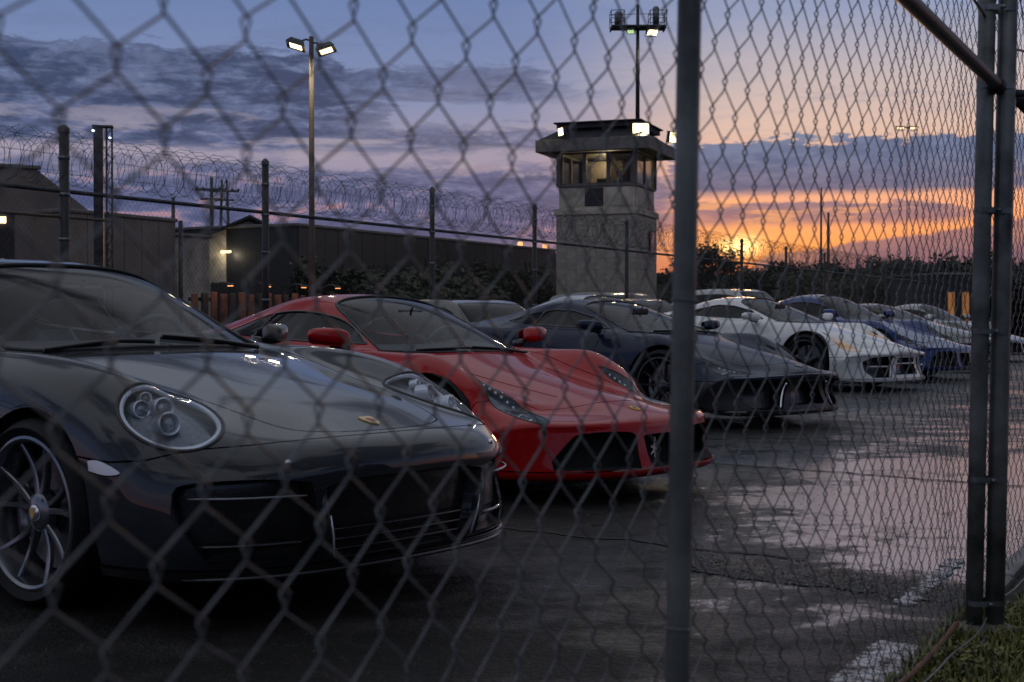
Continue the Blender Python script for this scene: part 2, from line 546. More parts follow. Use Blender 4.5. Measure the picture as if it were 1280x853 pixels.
class Shell:
    """right-hand rule: built for y >= 0 and mirrored; x forward, z up"""
    def __init__(s, net, nu=10, nv=8):
        S = spline_net(net, nu, nv)
        a, b = S.shape[:2]
        s.V = S.reshape(-1, 3)
        i = np.arange(a - 1)[:, None] * b + np.arange(b - 1)[None]; i = i.ravel()
        F = np.concatenate([np.stack([i, i + 1, i + b + 1], 1), np.stack([i, i + b + 1, i + b], 1)])
        A = np.linalg.norm(np.cross(s.V[F[:, 1]] - s.V[F[:, 0]], s.V[F[:, 2]] - s.V[F[:, 0]]), axis=1)
        s.F = F[A > 1e-10]
        s.N = vnormals(s.V, s.F)
        top = np.argmax(s.V[:, 2])
        if s.N[top, 2] < 0: s.F = s.F[:, ::-1]; s.N = -s.N
        c = s.V[:, 1] < 1e-6
        s.N[c, 1] = 0; s.N /= np.maximum(np.linalg.norm(s.N, axis=1, keepdims=True), 1e-9)
        s.Rg = np.zeros(len(s.F), int); s.names = ['body']
        s.V0, s.F0 = s.V.copy(), s.F.copy()
    def frame(s, d):
        if d == 'side': return np.array([0, 1., 0]), np.array([1., 0, 0]), np.array([0, 0, 1.])
        if d == 'top': return np.array([0, 0, 1.]), np.array([1., 0, 0]), np.array([0, 1., 0])
        if d == 'front': return np.array([1., 0, 0]), np.array([0, 1., 0]), np.array([0, 0, 1.])
        if d == 'rear': return np.array([-1., 0, 0]), np.array([0, 1., 0]), np.array([0, 0, 1.])
        n = np.array(d[0], float); n /= np.linalg.norm(n)
        u = np.cross(n, [0, 0, 1.]); u /= np.linalg.norm(u)      # for front lamps: u points inward/sideways
        v = np.cross(u, n)
        return n, u, v
    def proj(s, P, d):
        n, u, v = s.frame(d)
        o = np.array(d[1], float) if not isinstance(d, str) else np.zeros(3)
        return np.stack([(P - o) @ u, (P - o) @ v], 1)
    def cut(s, name, d, poly, face=.12, within=None, lim=None):
        n, u, v = s.frame(d)
        poly = [tuple(p) for p in poly]
        ok_reg = None if within is None else [s.names.index(w) for w in within]
        for a, b in zip(poly, poly[1:] + poly[:1]):
            a = np.array(a); b = np.array(b); L = np.linalg.norm(b - a)
            if L < 1e-6: continue
            t = (b - a) / L; m = np.array([-t[1], t[0]])
            P2 = s.proj(s.V, d); rel = P2 - a
            al = rel @ t; sd = rel @ m
            sd[np.abs(sd) < 4e-4] = 0
            fs = s.F
            sa = sd[fs]; cr = (sa.min(1) < 0) & (sa.max(1) > 0)
            la = al[fs]; cr &= (la.max(1) > -1e-3) & (la.min(1) < L + 1e-3)
            cr &= (s.N[fs].mean(1) @ n) > face - .1
            if lim is not None: cr &= lim(s.V[fs].mean(1))
            if ok_reg is not None: cr &= np.isin(s.Rg, ok_reg)
            T = np.nonzero(cr)[0]
            if not len(T): continue
            nV = len(s.V)
            E = np.concatenate([fs[T][:, [0, 1]], fs[T][:, [1, 2]], fs[T][:, [2, 0]]])
            E = E[sd[E[:, 0]] * sd[E[:, 1]] < 0]; E.sort(1)
            E = np.unique(E, axis=0)
            key = E[:, 0] * nV + E[:, 1]
            w = sd[E[:, 0]] / (sd[E[:, 0]] - sd[E[:, 1]])
            nv_ = s.V[E[:, 0]] * (1 - w)[:, None] + s.V[E[:, 1]] * w[:, None]
            nn_ = s.N[E[:, 0]] * (1 - w)[:, None] + s.N[E[:, 1]] * w[:, None]
            nn_ /= np.maximum(np.linalg.norm(nn_, axis=1, keepdims=True), 1e-9)
            flag = np.zeros(nV, bool); flag[E.ravel()] = True
            cand = np.nonzero(flag[fs].sum(1) >= 2)[0]
            s.V = np.concatenate([s.V, nv_]); s.N = np.concatenate([s.N, nn_])
            order = np.argsort(key); ks = key[order]
            tri = fs[cand]; mid = np.full((len(cand), 3), -1)
            for k in range(3):
                e = np.stack([tri[:, k], tri[:, (k + 1) % 3]], 1); e.sort(1)
                kk = e[:, 0] * nV + e[:, 1]
                pos = np.searchsorted(ks, kk); pos = np.minimum(pos, len(ks) - 1)
                hit = ks[pos] == kk
                mid[hit, k] = nV + order[pos[hit]]
            cnt = (mid >= 0).sum(1)
            newF = []; newR = []; kill = []
            for c in (1, 2):
                q = np.nonzero(cnt == c)[0]
                if not len(q): continue
                for k in range(3):
                    if c == 1: sel = q[mid[q, k] >= 0]
                    else: sel = q[mid[q, k] < 0]
                    if not len(sel): continue
                    A, B, Cc = tri[sel, k], tri[sel, (k + 1) % 3], tri[sel, (k + 2) % 3]
                    rg = s.Rg[cand[sel]]
                    if c == 1:
                        m0 = mid[sel, k]
                        newF += [np.stack([A, m0, Cc], 1), np.stack([m0, B, Cc], 1)]; newR += [rg, rg]
                    else:
                        m1 = mid[sel, (k + 1) % 3]; m2 = mid[sel, (k + 2) % 3]
                        newF += [np.stack([Cc, m2, m1], 1), np.stack([A, B, m1], 1), np.stack([A, m1, m2], 1)]; newR += [rg] * 3
                    kill.append(cand[sel])
            if kill:
                keep = np.ones(len(fs), bool); keep[np.concatenate(kill)] = False
                s.F = np.concatenate([fs[keep]] + newF); s.Rg = np.concatenate([s.Rg[keep]] + newR)
        Cn = s.V[s.F].mean(1)
        q = inpoly(s.proj(Cn, d), poly) & ((s.N[s.F].mean(1) @ n) > face - .1)
        if lim is not None: q &= lim(Cn)
        if ok_reg is not None: q &= np.isin(s.Rg, ok_reg)
        if name not in s.names: s.names.append(name)
        s.Rg[q] = s.names.index(name)
    def split(s, name, src, f):
        """faces of region src whose centroid satisfies f become region name"""
        Cn = s.V[s.F].mean(1)
        q = (s.Rg == s.names.index(src)) & f(Cn)
        if name not in s.names: s.names.append(name)
        s.Rg[q] = s.names.index(name)
    def ray(s, d, uv):
        """surface point and normal seen at uv of a projection (nearest to the viewer)"""
        n, u, v = s.frame(d)
        P2 = s.proj(s.V0, d); T = P2[s.F0]
        p = np.array(uv)
        a, b, c = T[:, 0], T[:, 1], T[:, 2]
        den = (b[:, 0] - a[:, 0]) * (c[:, 1] - a[:, 1]) - (c[:, 0] - a[:, 0]) * (b[:, 1] - a[:, 1])
        den = np.where(np.abs(den) < 1e-14, 1e-14, den)
        w1 = ((p[0] - a[:, 0]) * (c[:, 1] - a[:, 1]) - (c[:, 0] - a[:, 0]) * (p[1] - a[:, 1])) / den
        w2 = ((b[:, 0] - a[:, 0]) * (p[1] - a[:, 1]) - (p[0] - a[:, 0]) * (b[:, 1] - a[:, 1])) / den
        ok = (w1 >= -1e-4) & (w2 >= -1e-4) & (w1 + w2 <= 1.0001)
        if not ok.any(): return None, None
        W = s.V0[s.F0[ok]]; q = W[:, 0] * (1 - w1[ok] - w2[ok])[:, None] + W[:, 1] * w1[ok][:, None] + W[:, 2] * w2[ok][:, None]
        k = np.argmax(q @ n)
        t = W[k]; nn = np.cross(t[1] - t[0], t[2] - t[0]); nn /= np.linalg.norm(nn)
        return Vector(q[k]), Vector(nn)
    def region(s, name):
        if name not in s.names: return None
        F = s.F[s.Rg == s.names.index(name)]
        if not len(F): return None
        ids, inv = np.unique(F.ravel(), return_inverse=True)
        return s.V[ids].copy(), s.N[ids].copy(), inv.reshape(-1, 3)

def boundary(F):
    E = np.concatenate([F[:, [0, 1]], F[:, [1, 2]], F[:, [2, 0]]])
    k = np.sort(E, 1); _, idx, cnt = np.unique(k, axis=0, return_index=True, return_counts=True)
    return E[idx[cnt == 1]]

def loops(E):
    nxt = {}
    for a, b in E: nxt.setdefault(int(a), []).append(int(b))
    out = []
    while nxt:
        a = next(iter(nxt)); L = [a]; c = a
        while c in nxt:
            b = nxt[c].pop()
            if not nxt[c]: del nxt[c]
            c = b
            if c == L[0]: break
            L.append(c)
        out.append((L, c == L[0]))
    return out

def panel(name, reg, mat, parent, side=0, gap=.0035, rim=.016, centre=False, push=0.0, label=None):
    """turn a region into a panel object with a shut-line gap and turned-in edges.
    side: 0 = one object crossing the centre line, +1 / -1 = left / right copy"""
    if reg is None: return None
    V, N, F = (a.copy() for a in reg)
    if side == 0:
        V2 = V * [1, -1, 1]; N2 = N * [1, -1, 1]; F2 = F[:, ::-1] + len(V)
        cen = np.nonzero(np.abs(V[:, 1]) < 1e-5)[0]
        mp = np.arange(len(V) * 2); mp[cen + len(V)] = cen
        V = np.concatenate([V, V2]); N = np.concatenate([N, N2]); F = mp[np.concatenate([F, F2])]
        ids, inv = np.unique(F.ravel(), return_inverse=True); V = V[ids]; N = N[ids]; F = inv.reshape(-1, 3)
    elif side < 0:
        V = V * [1, -1, 1]; N = N * [1, -1, 1]; F = F[:, ::-1]
    if push: V = V + N * push
    B = boundary(F)
    if gap and len(B):
        T = V[B[:, 1]] - V[B[:, 0]]; T /= np.maximum(np.linalg.norm(T, axis=1, keepdims=True), 1e-9)
        inw = np.cross(N[B[:, 0]], T)
        acc = np.zeros_like(V)
        for k in (0, 1): np.add.at(acc, B[:, k], inw)
        l = np.linalg.norm(acc, axis=1, keepdims=True)
        V = V + np.where(l > 1e-6, acc / np.maximum(l, 1e-9), 0) * gap
    nv = len(V)
    if rim and len(B):
        ids = np.unique(B.ravel()); mp = np.full(nv, -1); mp[ids] = np.arange(len(ids))
        # outer ring of the turned edge shares position but has a sideways normal
        a = V[ids]; T = np.zeros_like(V)
        tt = V[B[:, 1]] - V[B[:, 0]]
        inw = np.cross(N[B[:, 0]], tt)
        for k in (0, 1): np.add.at(T, B[:, k], -inw)
        outn = T[ids]; outn /= np.maximum(np.linalg.norm(outn, axis=1, keepdims=True), 1e-9)
        V = np.concatenate([V, a, a - N[ids] * rim]); N = np.concatenate([N, outn, outn])
        p = nv + mp[B[:, 0]]; q = nv + mp[B[:, 1]]; k = len(ids)
        F = np.concatenate([F, np.stack([q, p, p + k], 1), np.stack([q, p + k, q + k], 1)])
    me = bpy.data.meshes.new(name)
    me.vertices.add(len(V)); me.vertices.foreach_set('co', V.ravel())
    me.loops.add(len(F) * 3); me.loops.foreach_set('vertex_index', F.ravel().astype(np.int32))
    me.polygons.add(len(F)); me.polygons.foreach_set('loop_start', np.arange(0, len(F) * 3, 3, dtype=np.int32))
    me.polygons.foreach_set('use_smooth', np.ones(len(F), bool))
    me.update(calc_edges=True)
    me.normals_split_custom_set_from_vertices([tuple(x) for x in N])
    me.materials.append(mat)
    o = bpy.data.objects.new(name, me); COL.objects.link(o)
    if parent: o.parent = parent
    if label: o['label'] = label
    return o

def seal(name, reg, r, mat, parent, side=0, inset=0.0):
    """a rubber seal or trim running round the outline of a region"""
    if reg is None: return None
    V, N, F = reg
    B = boundary(F); B = [e for e in B if not (abs(V[e[0], 1]) < 1e-5 and abs(V[e[1], 1]) < 1e-5)]
    g = G()
    for L, closed in loops(B):
        if len(L) < 6: continue
        P = V[L] + N[L] * inset
        for sg in ((1, -1) if side == 0 else (side,)):
            g.tube([tuple(p * [1, sg, 1]) for p in P], r, 6, closed)
    return g.obj(name, mat, parent)

def recess(name, reg, depth, direction, mat, parent, side=0, shrink=.94):
    """walls and back of an opening cut into the shell"""
    if reg is None: return None
    V, N, F = reg
    d = np.array(direction, float); d /= np.linalg.norm(d)
    B = boundary(F); c = V.mean(0)
    g = G()
    for sg in ((1, -1) if side == 0 else (side,)):
        sc = np.array([1, sg, 1.])
        W = V + d * depth
        if shrink != 1:
            cc = c + d * depth
            k = np.array([1, shrink, shrink]); 
            if side == 0: cc = cc * [1, 0, 1]
            W = cc + (W - cc) * k
        F_ = F if sg > 0 else F[:, ::-1]
        g.add(W * sc, [tuple(f) for f in F_.tolist()])
        vs = np.concatenate([V * sc, W * sc]); n = len(V)
        fs = []
        for a, b in B.tolist():
            if side == 0 and abs(V[a, 1]) < 1e-5 and abs(V[b, 1]) < 1e-5: continue
            fs.append((a, b, b + n, a + n) if sg > 0 else (b, a, a + n, b + n))
        g.add(vs, fs, False)
    return g.obj(name, mat, parent)

def T3(p, n, up=(0, 0, 1), roll=0.0):
    """matrix placing local z along n at p, local y towards up"""
    n = Vector(n).normalized(); up = Vector(up)
    y = (up - n * up.dot(n)).normalized(); x = y.cross(n)
    m = Matrix((( x.x, y.x, n.x, p[0]), (x.y, y.y, n.y, p[1]), (x.z, y.z, n.z, p[2]), (0, 0, 0, 1)))
    return m @ Matrix.Rotation(roll, 4, 'Z')

# ------------------------------------------------------------------ pieces every car shares
WHEEL_PROTO = {}
def wheel_proto(style):
    """style: (radius, width, rim radius, pairs, spoke material, disc radius)"""
    if style in WHEEL_PROTO: return WHEEL_PROTO[style]
    r, w, rr, ns, twin, matk, cal, cap = style
    h = w / 2
    g = G()
    g.lathe([(rr - .035, -h + .02), (rr - .012, -h + .03), (rr - .022, -.02), (rr - .016, h - .045), (rr - .008, h - .012), (rr + .004, h - .006), (rr + .006, h + .002), (rr - .004, h + .005), (rr - .014, h - .002), (rr - .024, h - .03), (rr - .03, -h + .02)], 72)
    g.lathe([(0, h - .03), (.052, h - .034), (.068, h - .045), (.072, h - .075), (.0, h - .08)], 32)
    zc, zr = h - .042, h - .014
    def spoke(a0, a1, w0, w1):
        n = 8; vs = []; fs = []
        for i in range(n + 1):
            t = i / n; ang = a0 + (a1 - a0) * (t ** .85); rad = .05 + (rr - .014 - .05) * t
            z = zc + (zr - zc) * t - .016 * math.sin(PI * t)
            ww = w0 + (w1 - w0) * t; c = Vector((math.cos(ang), math.sin(ang), 0)); s_ = Vector((-c.y, c.x, 0))
            th = .03 * (1 - .45 * t)
            for (p, q) in ((-1, -th), (-1, -.005), (-.62, .0), (.62, .0), (1, -.005), (1, -th)):
                vs.append(c * rad + s_ * (ww / 2 * p) + Vector((0, 0, z + q)))
        for i in range(n):
            for k in range(6):
                l = (k + 1) % 6
                fs.append((i * 6 + k, i * 6 + l, i * 6 + 6 + l, i * 6 + 6 + k))
        g.add(vs, fs, True)
    for k in range(ns):
        a = 2 * PI * k / ns + .3
        if twin > 0:
            for sgn in (-1, 1): spoke(a + sgn * .16, a + sgn * twin, .026, .017)
        else: spoke(a, a, .05, .034)
    for k in range(5):
        a = 2 * PI * (k + .5) / 5 + .3
        g.lathe([(0, h - .035), (.009, h - .036), (.010, h - .046)], 8, Matrix.Translation((math.cos(a) * .052, math.sin(a) * .052, 0)))
    g.fix = True
    root = g.obj('wheel', M[matk], sharp=35)
    t = G()
    prof = [(rr - .006, -h + .008), (rr + .012, -h - .004), ((rr + r) / 2, -h - .012), (r - .022, -h - .004), (r - .006, -h + .018)]
    nt_ = 5
    for i in range(nt_):
        z0 = -h + .026 + i * (w - .052) / nt_; z1 = z0 + (w - .052) / nt_ - .009
        prof += [(r, z0), (r, z1)]
        if i < nt_ - 1: prof += [(r - .007, z1 + .001), (r - .007, z1 + .008)]
    prof += [(r - .006, h - .018), (r - .022, h + .004), ((rr + r) / 2 + .006, h + .013), ((rr + r) / 2 + .002, h + .0155), ((rr + r) / 2 - .002, h + .013), (rr + .012, h + .004), (rr - .004, h - .008)]
    t.lathe(prof, 72); t.fix = True
    t.obj('tyre', M['rubber'], root, sharp=50)
    d = G(); dr = rr - .06
    d.lathe([(.07, h - .14), (dr, h - .14), (dr, h - .115), (.07, h - .115)], 48, closed=True)
    d.lathe([(0, h - .12), (.075, h - .12), (.08, h - .085), (0, h - .08)], 24)
    d.fix = True; d.obj('brake_disc', M['steel'], root, sharp=35)
    c = G(); pts = []
    for k in range(9):
        a = R(150 + k * 8); pts.append((math.cos(a) * (dr - .02), math.sin(a) * (dr - .02), h - .112))
    c.tube(pts, [.018] + [.034] * 7 + [.018], 8); c.obj('brake_caliper', M[cal], root)
    e = G(); e.lathe([(0, h - .020), (.026, h - .0215), (.030, h - .026), (.031, h - .034)], 24)
    e.obj('centre_cap', M['gloss_black' if cap == 'none' else 'silver_badge'], root)
    if cap != 'none':
        e = G(); e.prism(shield(.017), 0, .002, Matrix.Translation((0, 0, h - .0205))); e.obj('wheel_badge', M[cap], root)
    WHEEL_PROTO[style] = root
    root['spare'] = 1
    return root

def shield(w):
    return [(p[0] * w, p[1] * w) for p in ((-.85, 1), (-.4, 1.1), (0, 1.0), (.4, 1.1), (.85, 1), (.88, .2), (.7, -.45), (.35, -.95), (0, -1.25), (-.35, -.95), (-.7, -.45), (-.88, .2))]

def put_wheels(car, style, xs, track, r, steer=0.0, used=set()):
    p = wheel_proto(style)
    for i, x in enumerate(xs):
        for sd in (-1, 1):
            if p.get('spare'):
                o = p; del p['spare']
            else:
                o = p.copy(); COL.objects.link(o)
                for ch in [c for c in p.children]:
                    c2 = ch.copy(); COL.objects.link(c2); c2.parent = o
            o.parent = car
            rot = Matrix.Rotation(steer if i == 0 else 0, 4, 'Z') @ Matrix.Rotation(PI / 2 if sd < 0 else -PI / 2, 4, 'X') @ Matrix.Rotation(.4 * i + (.2 if sd > 0 else 0), 4, 'Z')
            o.matrix_local = Matrix.Translation((x, sd * track, r)) @ rot

def arch_liners(car, xs, R_, y0=.52, y1=.885, z=.33):
    for x in xs:
        for sd in (-1, 1):
            g = G(); n = 22; vs = []
            for k in range(n + 1):
                a = -.25 + (PI + .5) * k / n
                for y in (y0, y1): vs.append((x + math.cos(a) * (R_ + .012), sd * y, z + math.sin(a) * (R_ + .012)))
            fs = [(2 * k, 2 * k + 1, 2 * k + 3, 2 * k + 2) for k in range(n)]
            vs.append((x, sd * y0, z)); fs += [(2 * k, 2 * k + 2, len(vs) - 1) for k in range(n)]
            g.add(vs, fs, True); g.obj('wheel_arch_liner', M['void'], car)

def mirror_pair(car, sh, base, tip, size, mat, arm_mat=None, tilt=0.0):
    """door mirrors: shell, glass, arm. base on the door, tip the housing centre (y > 0 side)"""
    L, W, H = size
    for sd in (-1, 1):
        g = G(); n, m_ = 14, 18; vs = []
        for i in range(n + 1):
            u = -1 + 2 * i / n
            for k in range(m_):
                a = 2 * PI * k / m_
                ca, sa = math.cos(a), math.sin(a)
                ss = max(0, 1 - abs(u) ** 3.4) ** .5
                # flat behind, round in front
                px = (L * .55 * (1 - .25 * u) if ca > 0 else L * .30) * math.copysign(abs(ca) ** .75, ca) * ss
                pz = H / 2 * math.copysign(abs(sa) ** .62, sa) * ss * (1 - .22 * u) * (1.0 if sa > 0 else .8 + .2 * u) + .016 * u
                vs.append((tip[0] + px - .03 * u, sd * (tip[1] + u * W / 2), tip[2] + pz + tilt * u))
        fs = []
        for i in range(n):
            for k in range(m_):
                l = (k + 1) % m_
                f = (i * m_ + k, i * m_ + l, i * m_ + m_ + l, i * m_ + m_ + k)
                fs.append(f if sd > 0 else f[::-1])
        g.add(vs, fs, True); g.fix = True
        o = g.obj('wing_mirror', mat, car)
        h = G(); rows = []
        for k in range(24):
            a = 2 * PI * k / 24
            rows.append((tip[0] - L * .30 - .001, sd * (tip[1] + math.copysign(abs(math.cos(a)) ** .7, math.cos(a)) * W * .40), tip[2] + math.copysign(abs(math.sin(a)) ** .7, math.sin(a)) * H * .36))
        h.add(rows, [tuple(range(24)) if sd > 0 else tuple(range(24))[::-1]], False)
        h.obj('mirror_glass', M['mirror'], o)
        a = G()
        a.tube([(base[0], sd * base[1], base[2]), ((base[0] + tip[0]) / 2, sd * (base[1] * .5 + tip[1] * .5 - .02), (base[2] + tip[2]) / 2 - .015), (tip[0], sd * (tip[1] - W * .2), tip[2] - H * .3)], [.035, .026, .03], 10)
        a.obj('mirror_arm', arm_mat or M['black'], o)

def seat(car, x, y, mat, rec=.30, hgt=0.0, floor=.22):
    g = G(); T = Matrix.Translation((x, y, floor + .08))
    g.bbox((-.02, -.25, -.1), (.50, .25, .10), .04, T)
    g.bbox((.0, -.26, .02), (.48, -.17, .16), .04, T); g.bbox((.0, .17, .02), (.48, .26, .16), .04, T)
    B = T @ Matrix.Rotation(-rec, 4, 'Y') @ Matrix.Translation((-.08, 0, 0))
    # one-piece back with wings that narrows to the headrest
    n = 12; vs = []; fs = []
    for i in range(n + 1):
        t = i / n; z = .0 + (.74 + hgt) * t
        w = (.25 if t < .62 else .25 - (.25 - .13) * ((t - .62) / .2) if t < .82 else .13) * (1 if t < .97 else .8)
        dth = .055 + .02 * math.sin(PI * t)
        for (py, px) in ((-1, -.2), (-1, .9), (-.78, 1.0), (-.55, .35), (0, .25), (.55, .35), (.78, 1.0), (1, .9), (1, -.2), (.6, -.9), (0, -1), (-.6, -.9)):
            vs.append(B @ Vector((px * dth, py * w, z)))
    for i in range(n):
        for k in range(12):
            l = (k + 1) % 12; fs.append((i * 12 + k, i * 12 + l, i * 12 + 12 + l, i * 12 + 12 + k))
    fs.append(tuple(range(n * 12, n * 12 + 12)))
    g.add(vs, fs, True); g.fix = True
    return g.obj('seat', mat, car, sharp=50)

def cabin(car, xf, xb, w, z0, zd, wheel_xyz, seats, mat, lhd=1):
    g = G()
    # floor, sills, rear bulkhead, door cards
    g.box((xb, -w, z0), (xf, w, z0 + .02))
    for sd in (-1, 1): g.box((xb, sd * w - .02, z0), (xf, sd * w + .02, zd - .12))
    g.box((xb - .03, -w, z0), (xb, w, zd - .02))
    g.bbox((xb, -.11, z0), (xf, .11, z0 + .24), .03)
    g.obj('cabin_tub', M['dash'], car)
    d = G(); n = 14; vs = []
    prof = ((.10, -.30), (.0, -.06), (.03, .0), (.12, .028), (.30, .02), (.52, -.03))
    for i in range(n + 1):
        y = -w + 2 * w * i / n
        hump = .035 * math.exp(-((y - lhd * .36) / .17) ** 2)
        curve = -.10 * (y / w) ** 2
        for (dx, dz) in prof: vs.append((xf - .62 + dx + curve + .12, y, zd + dz + (hump if .0 <= dx < .2 else 0)))
    k = len(prof)
    d.add(vs, [(i * k + j, i * k + j + 1, i * k + k + j + 1, i * k + k + j) for i in range(n) for j in range(k - 1)], True)
    d.obj('dashboard', M['dash'], car)
    wx, wy, wz = wheel_xyz
    s = G(); T = Matrix.Translation((wx, wy, wz)) @ Matrix.Rotation(-1.15, 4, 'Y')
    s.tube([T @ Vector((math.cos(2 * PI * q / 36) * .185, math.sin(2 * PI * q / 36) * .185, 0)) for q in range(36)], .0155, 8, True)
    s.lathe([(0, .03), (.05, .025), (.065, 0), (.06, -.03), (.03, -.05), (.025, -.25)], 20, T @ Matrix.Rotation(PI, 4, 'X'))
    for a in (0.0, PI, PI * 1.5):
        s.tube([T @ Vector((math.cos(a + PI / 2) * q, math.sin(a + PI / 2) * q, -.01 * (1 - q * 5))) for q in (.04, .11, .182)], [.022, .014, .012], 6)
    s.obj('steering_wheel', M['leather'], car)
    for (x, y) in seats: seat(car, x, y, mat, floor=z0)
    b = G(); b.bbox((xf - .02 - .1, -.13, zd + .255), (xf + .015 - .1, .13, zd + .31), .012)
    return g

def rear_mirror(car, p):
    g = G(); g.bbox((p[0] - .03, -.12, p[2] - .03), (p[0] + .005, .12, p[2] + .03), .012); g.tube([(p[0], 0, p[2] + .02), (p[0] + .015, 0, p[2] + .05)], .008, 6)
    g.obj('rear_view_mirror', M['black'], car)

def underbody(car, x0, x1, w, z=.13, wheels=(), wr=.36):
    g = G()
    xs = sorted([x1] + [v for c in wheels for v in (c - wr - .03, c + wr + .03)] + [x0])
    for a, b in zip(xs[:-1], xs[1:]):
        c = (a + b) / 2
        ww = .5 if any(abs(c - k) < wr for k in wheels) else w
        g.box((a, -ww, z), (b, ww, z + .05))
    g.obj('underbody', M['void'], car)

def wiper(car, sh, pts, side=1, top=True):
    """arm and blade lying on the windscreen; pts are (x, y) in plan"""
    P = []
    for (x, y) in smooth(pts, 5, closed=False):
        p, n = sh.ray('top', (x, abs(y)))
        if p is None: continue
        p = Vector((p.x, math.copysign(p.y, y) if abs(y) > 1e-6 else p.y, p.z)); P.append(p + Vector((.006, 0, .016)))
    if len(P) < 3: return
    g = G(); g.tube(P, [.011 - .006 * i / len(P) for i in range(len(P))], 6)
    k = len(P) // 3
    g.tube([p + Vector((-.012, 0, -.009)) for p in P[k:]], .007, 6)
    g.obj('windscreen_wiper', M['black'], car)

def badge(car, sh, d, uv, poly_layers, name='badge', lift=.002, sides=(1,), up=(0, 0, 1), label=None):
    """flat emblem pieces [(poly, thickness, material)] laid on the skin; centre-line if v = 0"""
    p, n = sh.ray(d, uv)
    if p is None: return
    first = None
    for poly, th, mat in poly_layers:
        g = G(); g.prism(poly, -.003, th, T3(p + n * lift, n, up))
        o = g.obj(name, M[mat], first or car)
        if first is None:
            first = o
            if label: o['label'] = label
    return first

def exhaust(car, pts, r):
    for y, z, x in pts:
        g = G(); g.lathe([(r, 0), (r + .006, 0), (r + .006, -.10), (r, -.10)], 20, Matrix.Translation((x, y, z)) @ Matrix.Rotation(-PI / 2, 4, 'Y'), closed=True)
        g.obj('exhaust_pipe', M['chrome'], car)

HORSE = [(-.10, 1.0), (.05, .92), (.22, .98), (.20, .78), (.34, .62), (.30, .50), (.16, .56), (.12, .38), (.24, .30), (.42, .42), (.50, .34), (.34, .18), (.16, .16), (.22, -.02), (.44, -.06), (.50, -.22), (.38, -.20), (.10, -.14), (.06, -.34), (.20, -.52), (.14, -.76), (.26, -.92), (.10, -.94), (.02, -.74), (.06, -.54), (-.10, -.38), (-.24, -.52), (-.44, -.50), (-.52, -.68), (-.58, -.48), (-.40, -.36), (-.26, -.30), (-.22, -.10), (-.34, .02), (-.52, -.02), (-.62, .16), (-.52, .34), (-.46, .14), (-.32, .14), (-.16, .26), (-.10, .48), (-.18, .66), (-.06, .76)]

